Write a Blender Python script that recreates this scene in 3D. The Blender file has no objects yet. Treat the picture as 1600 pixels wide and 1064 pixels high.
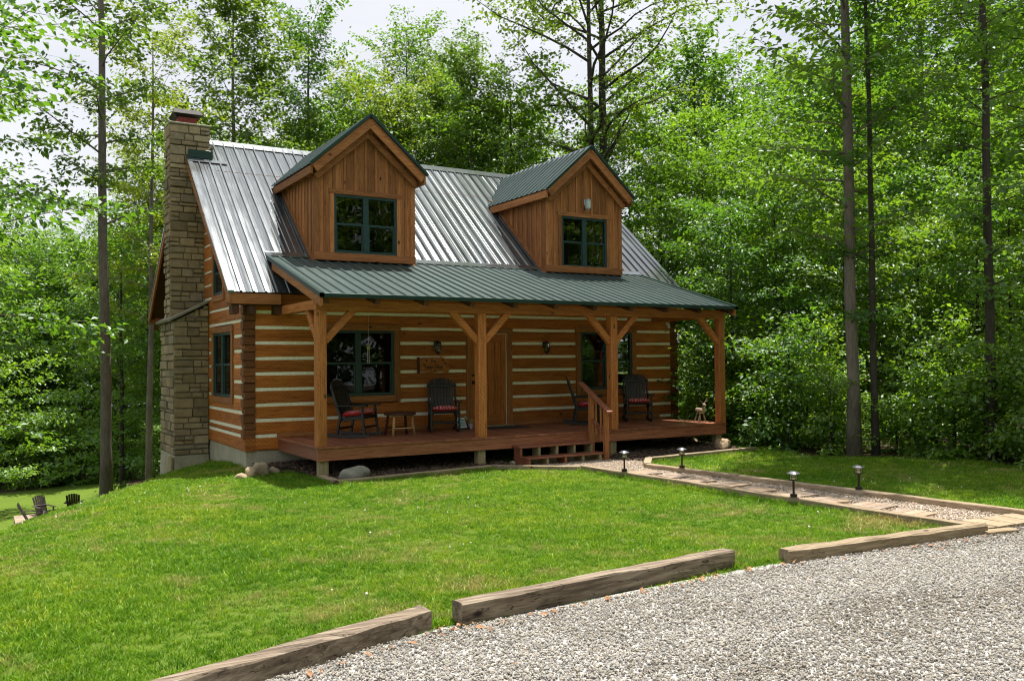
import bpy, math, random
import numpy as np
from mathutils import Vector, Matrix

random.seed(7)
RNG = np.random.default_rng(11)
SC = bpy.context.scene
COL = SC.collection
rad = math.radians

# ------------------------------------------------------------------ camera, sky, sun, exposure
CAM = (-4.3737, -17.4626, 1.487)
YAW, PITCH, ROLL, FPX = 0.5391, 0.0225, 0.0092, 1380.49


def cam_dir(u, v):
    x, y, fw = (u - 800) / FPX, (532 - v) / FPX, 1.0
    s, c = math.sin(ROLL), math.cos(ROLL)
    r, uu = x * c + y * s, -x * s + y * c
    s, c = math.sin(PITCH), math.cos(PITCH)
    fw, uu = fw * c - uu * s, fw * s + uu * c
    s, c = math.sin(YAW), math.cos(YAW)
    return Vector((r * c + fw * s, -r * s + fw * c, uu))


cam_data = bpy.data.cameras.new("camera")
cam_data.sensor_width = 36.0
cam_data.lens = FPX / 1600 * 36.0
cam_data.clip_start, cam_data.clip_end = 0.1, 600
cam = bpy.data.objects.new("camera", cam_data)
COL.objects.link(cam)
fwd = cam_dir(800, 532).normalized()
rgt = (cam_dir(900, 532) - cam_dir(800, 532)).normalized()
upv = rgt.cross(fwd).normalized()
cam.matrix_world = Matrix(((rgt.x, upv.x, -fwd.x, CAM[0]), (rgt.y, upv.y, -fwd.y, CAM[1]),
                           (rgt.z, upv.z, -fwd.z, CAM[2]), (0, 0, 0, 1)))
SC.camera = cam

SUN = Vector((0.22, 0.15, 1.0)).normalized()
world = bpy.data.worlds.new("World")
SC.world = world
world.use_nodes = True
wn, wl = world.node_tree.nodes, world.node_tree.links
wn.clear()
w_out = wn.new("ShaderNodeOutputWorld")
w_bg = wn.new("ShaderNodeBackground")
w_bg.inputs["Strength"].default_value = 0.1
w_sky = wn.new("ShaderNodeTexSky")
w_sky.sky_type = 'NISHITA'
w_sky.sun_disc = False
w_sky.sun_elevation = math.asin(SUN.z)
w_sky.sun_rotation = math.atan2(SUN.x, SUN.y)
w_sky.dust_density = 2.0
w_tc = wn.new("ShaderNodeTexCoord")
w_map = wn.new("ShaderNodeMapping")
w_map.inputs["Scale"].default_value = (1.0, 1.0, 2.6)
w_noise = wn.new("ShaderNodeTexNoise")
w_noise.inputs["Scale"].default_value = 1.7
w_noise.inputs["Detail"].default_value = 6
w_noise.inputs["Roughness"].default_value = 0.55
w_ramp = wn.new("ShaderNodeValToRGB")          # how much thin cloud covers the blue
w_ramp.color_ramp.elements[0].position, w_ramp.color_ramp.elements[0].color = 0.30, (.66, .66, .66, 1)
w_ramp.color_ramp.elements[1].position, w_ramp.color_ramp.elements[1].color = 0.55, (.97, .97, .97, 1)
w_ramp2 = wn.new("ShaderNodeValToRGB")         # grey and white of the cloud itself
w_ramp2.color_ramp.elements[0].position, w_ramp2.color_ramp.elements[0].color = 0.3, (4.05, 4.2, 4.65, 1)
w_ramp2.color_ramp.elements[1].position, w_ramp2.color_ramp.elements[1].color = 0.75, (5.6, 5.68, 5.95, 1)
w_mix = wn.new("ShaderNodeMixRGB")
wl.new(w_tc.outputs["Generated"], w_map.inputs["Vector"])
wl.new(w_map.outputs[0], w_noise.inputs["Vector"])
wl.new(w_noise.outputs["Fac"], w_ramp.inputs[0])
wl.new(w_noise.outputs["Fac"], w_ramp2.inputs[0])
wl.new(w_ramp.outputs[0], w_mix.inputs[0])
wl.new(w_sky.outputs[0], w_mix.inputs[1])
wl.new(w_ramp2.outputs[0], w_mix.inputs[2])
wl.new(w_mix.outputs[0], w_bg.inputs["Color"])
wl.new(w_bg.outputs[0], w_out.inputs["Surface"])

sun_data = bpy.data.lights.new("sun", 'SUN')
sun_data.energy = 5.0
sun_data.angle = rad(0.55)
sun_data.color = (1.0, 0.95, 0.86)
sun = bpy.data.objects.new("sun", sun_data)
COL.objects.link(sun)
sun.location = (20, 10, 40)
sun.rotation_euler = SUN.to_track_quat('Z', 'Y').to_euler()

SC.view_settings.view_transform = 'Standard'
SC.view_settings.look = 'None'
SC.view_settings.gamma = 1.0
SC.view_settings.exposure = 0.85
SC.view_settings.use_curve_mapping = False
cy = SC.cycles
cy.max_bounces, cy.diffuse_bounces, cy.glossy_bounces, cy.transmission_bounces = 7, 4, 3, 4
cy.transparent_max_bounces = 8
cy.sample_clamp_indirect = 6.0
cy.caustics_reflective = cy.caustics_refractive = False
cy.filter_width = 1.15
cy.use_denoising = True
cy.denoiser = 'OPENIMAGEDENOISE'
cy.use_adaptive_sampling = True
cy.adaptive_threshold = 0.015

# ------------------------------------------------------------------ materials
MAT = {}


def nt(name):
    m = bpy.data.materials.new(name)
    m.use_nodes = True
    n, l = m.node_tree.nodes, m.node_tree.links
    n.clear()
    out = n.new("ShaderNodeOutputMaterial")
    b = n.new("ShaderNodeBsdfPrincipled")
    l.new(b.outputs[0], out.inputs["Surface"])
    MAT[name] = m
    return m, n, l, b, out


def coords(n, l, scale=(1, 1, 1), rnd=True, rot=(0, 0, 0)):
    tc = n.new("ShaderNodeTexCoord")
    mp = n.new("ShaderNodeMapping")
    mp.inputs["Scale"].default_value = scale
    mp.inputs["Rotation"].default_value = rot
    l.new(tc.outputs["Object"], mp.inputs["Vector"])
    if rnd:
        oi = n.new("ShaderNodeObjectInfo")
        mul = n.new("ShaderNodeMath")
        mul.operation = 'MULTIPLY'
        mul.inputs[1].default_value = 37.0
        l.new(oi.outputs["Random"], mul.inputs[0])
        cb = n.new("ShaderNodeCombineXYZ")
        for k in range(3):
            l.new(mul.outputs[0], cb.inputs[k])
        l.new(cb.outputs[0], mp.inputs["Location"])
    return mp.outputs[0]


def noise(n, l, vec, scale, detail=4, rough=.6, dist=0.0):
    t = n.new("ShaderNodeTexNoise")
    t.inputs["Scale"].default_value = scale
    t.inputs["Detail"].default_value = detail
    t.inputs["Roughness"].default_value = rough
    t.inputs["Distortion"].default_value = dist
    if vec is not None:
        l.new(vec, t.inputs["Vector"])
    return t.outputs["Fac"]


def ramp(n, l, fac, stops):
    r = n.new("ShaderNodeValToRGB")
    e = r.color_ramp.elements
    while len(e) < len(stops):
        e.new(0.5)
    for k, (p, c) in enumerate(stops):
        e[k].position = p
        e[k].color = (c[0], c[1], c[2], 1) if hasattr(c, '__len__') else (c, c, c, 1)
    l.new(fac, r.inputs[0])
    return r.outputs[0]


def mixc(n, l, fac, a, b, mode='MIX'):
    m = n.new("ShaderNodeMixRGB")
    m.blend_type = mode
    for k, v in ((0, fac), (1, a), (2, b)):
        if isinstance(v, (int, float)):
            m.inputs[k].default_value = v
        elif isinstance(v, tuple):
            m.inputs[k].default_value = (*v, 1)
        else:
            l.new(v, m.inputs[k])
    return m.outputs[0]


def bump(n, l, b, height, strength=.3, dist=.01):
    bp = n.new("ShaderNodeBump")
    bp.inputs["Strength"].default_value = strength
    bp.inputs["Distance"].default_value = dist
    l.new(height, bp.inputs["Height"])
    l.new(bp.outputs[0], b.inputs["Normal"])


def wood(name, dark, mid, light, axis, rough=.7, fine=60, knots=True, saw=False, vary=.35, spec=.3, cracks=.55):
    """Sawn timber: grain runs along the axis, tint differs from piece to piece."""
    m, n, l, b, o = nt(name)
    sc = [1.0, 1.0, 1.0]
    sc['xyz'.index(axis)] = 0.06
    v = coords(n, l, tuple(sc))
    iso = coords(n, l, (1, 1, 1))
    g = noise(n, l, v, fine, 5, .65, .6)
    big = noise(n, l, v, 7, 3, .6)
    col = ramp(n, l, g, [(.34, tuple(.8 * x for x in dark)), (.5, mid), (.66, light)])
    col = mixc(n, l, .42, col, ramp(n, l, big, [(.3, dark), (.55, mid), (.75, light)]))
    if knots:
        sk = [2.2, 2.2, 2.2]
        sk['xyz'.index(axis)] = 1.1
        vk = coords(n, l, tuple(sk))
        vo = n.new("ShaderNodeTexVoronoi")
        vo.inputs["Scale"].default_value = 1.6
        l.new(vk, vo.inputs["Vector"])
        kf = ramp(n, l, vo.outputs["Distance"], [(.05, 1.0), (.115, 0.0)])
        col = mixc(n, l, kf, col, tuple(.28 * x for x in dark))
    if saw:                                    # slanting saw marks left on rough-sawn faces
        w = n.new("ShaderNodeTexWave")
        w.inputs["Scale"].default_value = 7.0
        w.inputs["Distortion"].default_value = 2.0
        w.inputs["Detail"].default_value = 2
        w.bands_direction = 'DIAGONAL'
        l.new(iso, w.inputs["Vector"])
        patch = ramp(n, l, noise(n, l, iso, 1.3, 2), [(.45, 0.0), (.65, .22)])
        col = mixc(n, l, patch, col, ramp(n, l, w.outputs["Fac"], [(.2, dark), (.8, light)]))
    sc2 = [9.0, 9.0, 9.0]                       # drying cracks along the grain
    sc2['xyz'.index(axis)] = .55
    ck = noise(n, l, coords(n, l, tuple(sc2)), 1.5, 3, .5, .3)
    cf = ramp(n, l, ck, [(.487, 0.0), (.5, cracks), (.513, 0.0)])
    col = mixc(n, l, cf, col, tuple(.22 * x for x in dark))
    oi = n.new("ShaderNodeObjectInfo")
    tint = ramp(n, l, oi.outputs["Random"], [(0, 1 - vary), (1, 1 + vary * .55)])
    col = mixc(n, l, 1.0, col, tint, 'MULTIPLY')
    l.new(col, b.inputs["Base Color"])
    b.inputs["Roughness"].default_value = rough
    b.inputs["Specular IOR Level"].default_value = spec
    bump(n, l, b, g, .5, .006)
    return m


for ax in 'xyz':
    wood('log_' + ax, (.23, .060, .010), (.48, .148, .025), (.64, .245, .052), ax, .62, 40, saw=True, vary=.28)
    wood('post_' + ax, (.25, .078, .018), (.45, .158, .040), (.60, .255, .082), ax, .7, 50, saw=True, vary=.15)
    wood('trim_' + ax, (.22, .078, .025), (.37, .145, .046), (.49, .21, .076), ax, .65, 45, vary=.2)
    wood('siding_' + ax, (.22, .080, .024), (.42, .168, .054), (.57, .27, .10), ax, .75, 55, vary=.38)
    wood('deckwood_' + ax, (.15, .045, .022), (.31, .105, .054), (.45, .19, .11), ax, .42, 45, knots=False, vary=.3, spec=.5)
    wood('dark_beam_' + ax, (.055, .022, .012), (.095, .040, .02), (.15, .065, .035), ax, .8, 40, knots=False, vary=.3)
    wood('corner_' + ax, (.10, .034, .012), (.19, .068, .022), (.28, .11, .04), ax, .7, 40, knots=False, vary=.35)
    wood('treated_' + ax, (.22, .165, .085), (.34, .27, .145), (.46, .38, .23), ax, .8, 45, vary=.18)
    wood('edging_' + ax, (.18, .13, .08), (.33, .25, .16), (.48, .39, .28), ax, .85, 45, vary=.2)
    wood('old_timber_' + ax, (.075, .055, .04), (.19, .145, .105), (.36, .295, .225), ax, .9, 28, vary=.12, cracks=.95)
    wood('door_' + ax, (.24, .070, .016), (.44, .142, .030), (.58, .22, .055), ax, .5, 55, vary=.2)
    wood('black_paint_' + ax, (.006, .006, .007), (.010, .010, .011), (.018, .018, .018), ax, .38, 60, knots=False, vary=.3, spec=.5)
    wood('dark_brown_' + ax, (.016, .010, .008), (.032, .022, .017), (.055, .04, .032), ax, .45, 60, knots=False, vary=.35, spec=.5)
    wood('pale_pole_' + ax, (.30, .16, .06), (.48, .29, .12), (.6, .40, .2), ax, .55, 40, vary=.2)


def plain(name, col, rough=.5, metal=0.0, spec=.5, nscale=None, namt=.15, bmp=0.0):
    m, n, l, b, o = nt(name)
    b.inputs["Roughness"].default_value = rough
    b.inputs["Metallic"].default_value = metal
    b.inputs["Specular IOR Level"].default_value = spec
    if nscale:
        v = coords(n, l)
        f = noise(n, l, v, nscale, 6, .65)
        lo = tuple(x * (1 - namt) for x in col)
        hi = tuple(min(1, x * (1 + namt)) for x in col)
        l.new(ramp(n, l, f, [(.3, lo), (.7, hi)]), b.inputs["Base Color"])
        if bmp:
            bump(n, l, b, f, bmp, .01)
    else:
        b.inputs["Base Color"].default_value = (*col, 1)
    return m


plain('chinking', (.92, .87, .72), .9, nscale=14, namt=.14, bmp=.3)
plain('green_frame', (.012, .046, .044), .42, nscale=9, namt=.25)
plain('green_trim_metal', (.014, .045, .038), .35, .3)
plain('black_metal', (.012, .012, .013), .4, .5)
plain('bronze_metal', (.035, .028, .024), .4, .6, nscale=30, namt=.3)
plain('flue_clay', (.24, .045, .03), .8, nscale=20, namt=.3)
plain('cap_steel', (.03, .028, .027), .5, .6, nscale=10, namt=.3)
plain('silver_lantern', (.42, .50, .52), .35, .4)
plain('white_plastic', (.72, .72, .70), .4)
plain('mauve_pot', (.52, .42, .55), .5)
plain('leaf_yellow', (.42, .36, .10), .7)
plain('straw', (.46, .36, .22), .9, nscale=40, namt=.3)
plain('stick_bark', (.34, .25, .17), .85, nscale=30, namt=.35, bmp=.4)
plain('jar_enamel', (.55, .66, .62), .3)
plain('mortar', (.33, .30, .25), .95, nscale=18, namt=.2, bmp=.4)
plain('curtain', (.10, .09, .08), .9, nscale=6, namt=.4)
plain('interior', (.10, .055, .03), .9, nscale=3, namt=.4)
plain('rubber_mat', (.03, .03, .031), .9, nscale=60, namt=.4)
plain('paint_black', (.008, .007, .006), .8)
plain('board_print', (.10, .30, .42), .7)
plain('card_white', (.66, .70, .72), .7)
plain('lamp_glow_glass', (.62, .55, .36), .15)
plain('solar_cell', (.16, .16, .19), .25, .4)


def concrete():
    m, n, l, b, o = nt('concrete')
    v = coords(n, l, (1, 1, 1), False)
    a = noise(n, l, v, 2.2, 6, .65)
    f = noise(n, l, v, 40, 3, .6)
    c = ramp(n, l, a, [(.25, (.24, .21, .14)), (.5, (.40, .36, .26)), (.75, (.52, .48, .37))])
    c = mixc(n, l, .25, c, ramp(n, l, f, [(.3, (.2, .18, .13)), (.7, (.6, .56, .45))]))
    st = coords(n, l, (3, 3, .35), False)
    s = ramp(n, l, noise(n, l, st, 2.0, 4), [(.52, 0.0), (.72, .55)])
    c = mixc(n, l, s, c, (.17, .155, .10))
    l.new(c, b.inputs["Base Color"])
    b.inputs["Roughness"].default_value = .92
    bump(n, l, b, f, .4, .006)


def stone(name, dark, mid, light, vary=.45, dusty=False):
    m, n, l, b, o = nt(name)
    v = coords(n, l)
    a = noise(n, l, v, 5, 6, .7)
    f = noise(n, l, v, 38, 5, .7)
    c = ramp(n, l, a, [(.28, dark), (.52, mid), (.75, light)])
    c = mixc(n, l, .35, c, ramp(n, l, f, [(.3, dark), (.7, light)]))
    oi = n.new("ShaderNodeObjectInfo")
    c = mixc(n, l, 1.0, c, ramp(n, l, oi.outputs["Random"], [(0, (1 - vary, 1 - vary, 1 - vary * 1.1)), (.35, (.95, .86, .74)), (.5, (.9, .92, .95)), (.75, (1.1, 1.0, .85)), (1, (1.2, 1.2, 1.15))]), 'MULTIPLY')
    if dusty:                                  # packed, dirtier bands where wheels run
        ge = n.new("ShaderNodeNewGeometry")
        mp = n.new("ShaderNodeMapping")
        mp.inputs["Scale"].default_value = (.35, 1.1, 1)
        l.new(ge.outputs["Position"], mp.inputs["Vector"])
        c = mixc(n, l, 1.0, c, ramp(n, l, noise(n, l, mp.outputs[0], 1.1, 5, .65), [(.36, (.74, .71, .67)), (.5, (1, 1, 1)), (.66, (1.1, 1.09, 1.08))]), 'MULTIPLY')
    l.new(c, b.inputs["Base Color"])
    b.inputs["Roughness"].default_value = .88
    bump(n, l, b, f, .7, .012)


concrete()
stone('chimney_stone', (.16, .122, .078), (.32, .255, .165), (.46, .38, .26))
stone('field_stone', (.24, .18, .12), (.38, .29, .19), (.5, .42, .32), .15)
stone('grey_stone', (.16, .15, .115), (.32, .30, .235), (.46, .44, .37), .15)
stone('gravel_stone', (.30, .29, .285), (.45, .436, .425), (.57, .555, .54), .36, True)
stone('path_stone', (.30, .24, .20), (.50, .42, .35), (.68, .61, .54), .35)
stone('paver', (.22, .16, .12), (.35, .265, .205), (.46, .37, .30), .2)


def roof_metal(name='roof_metal', tint=(1, 1, 1), metal=.78, rl=.09, rh=.125):
    m, n, l, b, o = nt(name)
    v = coords(n, l, (1, 1, 1), False)
    a = noise(n, l, v, .9, 4, .6)
    s = coords(n, l, (6, .5, .5), False)
    st = noise(n, l, s, 3.0, 4, .6)
    c = ramp(n, l, a, [(.3, (.19, .21, .22)), (.7, (.25, .272, .282))])
    c = mixc(n, l, .3, c, ramp(n, l, st, [(.35, (.16, .18, .19)), (.7, (.29, .31, .32))]))
    l.new(c, b.inputs["Base Color"])
    c = mixc(n, l, 1.0, c, tint, 'MULTIPLY')
    l.new(c, b.inputs["Base Color"])
    b.inputs["Metallic"].default_value = metal
    l.new(ramp(n, l, st, [(.3, rl), (.7, rh)]), b.inputs["Roughness"])
    wv = noise(n, l, coords(n, l, (1.2, .6, .6), False), 2.4, 2, .5)
    bump(n, l, b, wv, .12, .02)


roof_metal()
roof_metal('painted_metal', (.29, .385, .35), .30, .36, .46)
MAT['painted_metal'].node_tree.nodes['Principled BSDF'].inputs['Specular IOR Level'].default_value = .22


def glass():
    m, n, l, b, o = nt('window_glass')
    n.remove(b)
    gl = n.new("ShaderNodeBsdfGlossy")
    gl.inputs["Roughness"].default_value = .0
    tr = n.new("ShaderNodeBsdfTransparent")
    tr.inputs["Color"].default_value = (.72, .76, .75, 1)
    fr = n.new("ShaderNodeFresnel")
    fr.inputs["IOR"].default_value = 1.5
    geo = n.new("ShaderNodeTexCoord")
    t = n.new("ShaderNodeTexNoise")
    t.inputs["Scale"].default_value = 1.4
    l.new(geo.outputs["Object"], t.inputs["Vector"])
    bp = n.new("ShaderNodeBump")
    bp.inputs["Strength"].default_value = .05
    bp.inputs["Distance"].default_value = .05
    l.new(t.outputs["Fac"], bp.inputs["Height"])
    l.new(bp.outputs[0], gl.inputs["Normal"])
    mx = n.new("ShaderNodeMixShader")
    l.new(fr.outputs[0], mx.inputs[0])
    l.new(tr.outputs[0], mx.inputs[1])
    l.new(gl.outputs[0], mx.inputs[2])
    l.new(mx.outputs[0], o.inputs["Surface"])


glass()


def cushion_cloth():
    m, n, l, b, o = nt('cushion_cloth')
    v = coords(n, l, (1, 1, 1), False)
    w = n.new("ShaderNodeTexWave")
    w.inputs["Scale"].default_value = 4.6
    w.inputs["Distortion"].default_value = 7.0
    w.inputs["Detail"].default_value = 1.5
    l.new(v, w.inputs["Vector"])
    c = ramp(n, l, w.outputs["Fac"], [(.60, (.42, .018, .022)), (.66, (.72, .66, .60)), (.86, (.72, .66, .60)), (.92, (.42, .018, .022))])
    sx = n.new("ShaderNodeSeparateXYZ")
    l.new(v, sx.inputs[0])
    side = ramp(n, l, sx.outputs[2], [(.505, 0.0), (.52, 1.0)])
    mp = n.new("ShaderNodeMath")
    mp.operation = 'ADD'
    mp.inputs[1].default_value = .5
    l.new(sx.outputs[2], mp.inputs[0])
    side = ramp(n, l, mp.outputs[0], [(.505, 0.0), (.52, 1.0)])
    c = mixc(n, l, side, (.42, .016, .02), c)
    l.new(c, b.inputs["Base Color"])
    b.inputs["Roughness"].default_value = .85


cushion_cloth()


def leaf(name, refl, trans, young, gloss=.035, patchy=False):
    m, n, l, b, o = nt(name)
    n.remove(b)
    at = n.new("ShaderNodeAttribute")
    at.attribute_name = 'rnd'
    oi = n.new("ShaderNodeObjectInfo")
    c = ramp(n, l, at.outputs["Fac"], [(0, tuple(x * .62 for x in refl)), (.6, refl), (.9, young), (1, tuple(1.25 * x for x in young))])
    t = ramp(n, l, at.outputs["Fac"], [(0, tuple(x * .7 for x in trans)), (.7, trans), (1, (trans[0] * 1.45, trans[1] * 1.2, trans[2]))])
    tint = ramp(n, l, oi.outputs["Random"], [(0, (.60, .74, .74)), (.35, (.9, .95, .95)), (.7, (1.05, 1.02, .95)), (1, (1.35, 1.14, .82))])
    c = mixc(n, l, 1.0, c, tint, 'MULTIPLY')
    t = mixc(n, l, 1.0, t, tint, 'MULTIPLY')
    if patchy:                                # drier and lusher patches across the lawn
        ge = n.new("ShaderNodeNewGeometry")
        p1 = noise(n, l, ge.outputs["Position"], .55, 5, .7)
        p2 = noise(n, l, ge.outputs["Position"], 2.6, 4, .7)
        pc = ramp(n, l, p1, [(.34, (.72, .84, .80)), (.5, (1, 1, 1)), (.64, (1.32, 1.10, 1.2))])
        pc2 = ramp(n, l, p2, [(.34, (.74, .80, .8)), (.5, (1, 1, 1)), (.70, (1.35, 1.10, 1.5))])
        c = mixc(n, l, 1.0, mixc(n, l, 1.0, c, pc, 'MULTIPLY'), pc2, 'MULTIPLY')
        t = mixc(n, l, 1.0, mixc(n, l, 1.0, t, pc, 'MULTIPLY'), pc2, 'MULTIPLY')
        p3 = noise(n, l, ge.outputs["Position"], .8, 6, .8)
        dry = ramp(n, l, p3, [(.53, 0.0), (.66, .8)])
        c = mixc(n, l, dry, c, (.33, .27, .11))
        t = mixc(n, l, dry, t, (.16, .13, .05))
    d = n.new("ShaderNodeBsdfDiffuse")
    tr = n.new("ShaderNodeBsdfTranslucent")
    gl = n.new("ShaderNodeBsdfGlossy")
    gl.inputs["Roughness"].default_value = .45
    gl.inputs["Color"].default_value = (.85, .9, .9, 1)
    l.new(c, d.inputs["Color"])
    l.new(t, tr.inputs["Color"])
    ad = n.new("ShaderNodeAddShader")
    l.new(d.outputs[0], ad.inputs[0])
    l.new(tr.outputs[0], ad.inputs[1])
    mx = n.new("ShaderNodeMixShader")
    mx.inputs[0].default_value = gloss
    l.new(ad.outputs[0], mx.inputs[1])
    l.new(gl.outputs[0], mx.inputs[2])
    l.new(mx.outputs[0], o.inputs["Surface"])


leaf('leaf_green', (.050, .108, .013), (.108, .205, .010), (.085, .145, .018), .05)
leaf('leaf_bright', (.066, .130, .016), (.15, .26, .012), (.112, .175, .022), .05)
leaf('leaf_olive', (.058, .104, .015), (.125, .195, .012), (.098, .14, .021), .05)
leaf('grass_blade', (.105, .205, .014), (.09, .17, .008), (.19, .27, .035), .012, True)


def bark(name, dark, light):
    m, n, l, b, o = nt(name)
    v = coords(n, l, (1, 1, .18), False)
    f = noise(n, l, v, 26, 6, .7, .4)
    a = noise(n, l, coords(n, l, (1, 1, .6), False), 2.3, 4)
    c = ramp(n, l, f, [(.3, dark), (.7, light)])
    c = mixc(n, l, .45, c, ramp(n, l, a, [(.35, dark), (.7, light)]))
    l.new(c, b.inputs["Base Color"])
    b.inputs["Roughness"].default_value = .92
    bump(n, l, b, f, .9, .03)


bark('bark_grey', (.075, .06, .048), (.27, .225, .185))
bark('bark_dark', (.022, .018, .014), (.085, .07, .055))


def ground_mat():
    m, n, l, b, o = nt('lawn_ground')
    v = coords(n, l, (1, 1, 1), False)
    big = noise(n, l, v, .35, 5, .6)
    mid = noise(n, l, v, 2.3, 5, .65)
    fin = noise(n, l, v, 34, 4, .7)
    c = ramp(n, l, mid, [(.3, (.065, .125, .010)), (.55, (.105, .185, .014)), (.8, (.16, .225, .026))])
    c = mixc(n, l, .5, c, ramp(n, l, big, [(.3, (.075, .145, .011)), (.7, (.14, .215, .02))]))
    c = mixc(n, l, .35, c, ramp(n, l, fin, [(.3, (.04, .07, .008)), (.7, (.16, .20, .035))]))
    dry = ramp(n, l, noise(n, l, v, .9, 6, .75), [(.66, 0.0), (.76, .5)])
    c = mixc(n, l, dry, c, (.26, .20, .09))
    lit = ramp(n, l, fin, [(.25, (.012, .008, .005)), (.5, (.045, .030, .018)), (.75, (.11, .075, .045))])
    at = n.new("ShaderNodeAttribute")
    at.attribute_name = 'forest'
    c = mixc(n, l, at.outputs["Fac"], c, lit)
    l.new(c, b.inputs["Base Color"])
    b.inputs["Roughness"].default_value = .95
    b.inputs["Specular IOR Level"].default_value = .15
    bump(n, l, b, fin, .9, .04)


ground_mat()


def speck(name, stops, scale, bstr=.8):
    m, n, l, b, o = nt(name)
    v = coords(n, l, (1, 1, 1), False)
    vo = n.new("ShaderNodeTexVoronoi")
    vo.inputs["Scale"].default_value = scale
    l.new(v, vo.inputs["Vector"])
    sp = n.new("ShaderNodeSeparateColor")
    l.new(vo.outputs["Color"], sp.inputs[0])
    c = ramp(n, l, sp.outputs[0], stops)
    l.new(c, b.inputs["Base Color"])
    b.inputs["Roughness"].default_value = .92
    bump(n, l, b, vo.outputs["Distance"], bstr, .02)


speck('gravel_bed', [(0, (.12, .115, .11)), (.4, (.30, .29, .28)), (.8, (.44, .43, .41)), (1, (.55, .54, .52))], 45)
speck('path_bed', [(0, (.17, .13, .10)), (.4, (.38, .31, .25)), (.8, (.52, .44, .37)), (1, (.62, .56, .5))], 40)
speck('mulch_bed', [(0, (.025, .017, .012)), (.5, (.06, .04, .028)), (1, (.12, .08, .055))], 30)
plain('mulch_chip', (.09, .058, .04), .95, nscale=20, namt=.5)

# ------------------------------------------------------------------ mesh and object helpers
WL = {}


def V(*a):
    return Vector(a)


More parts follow.
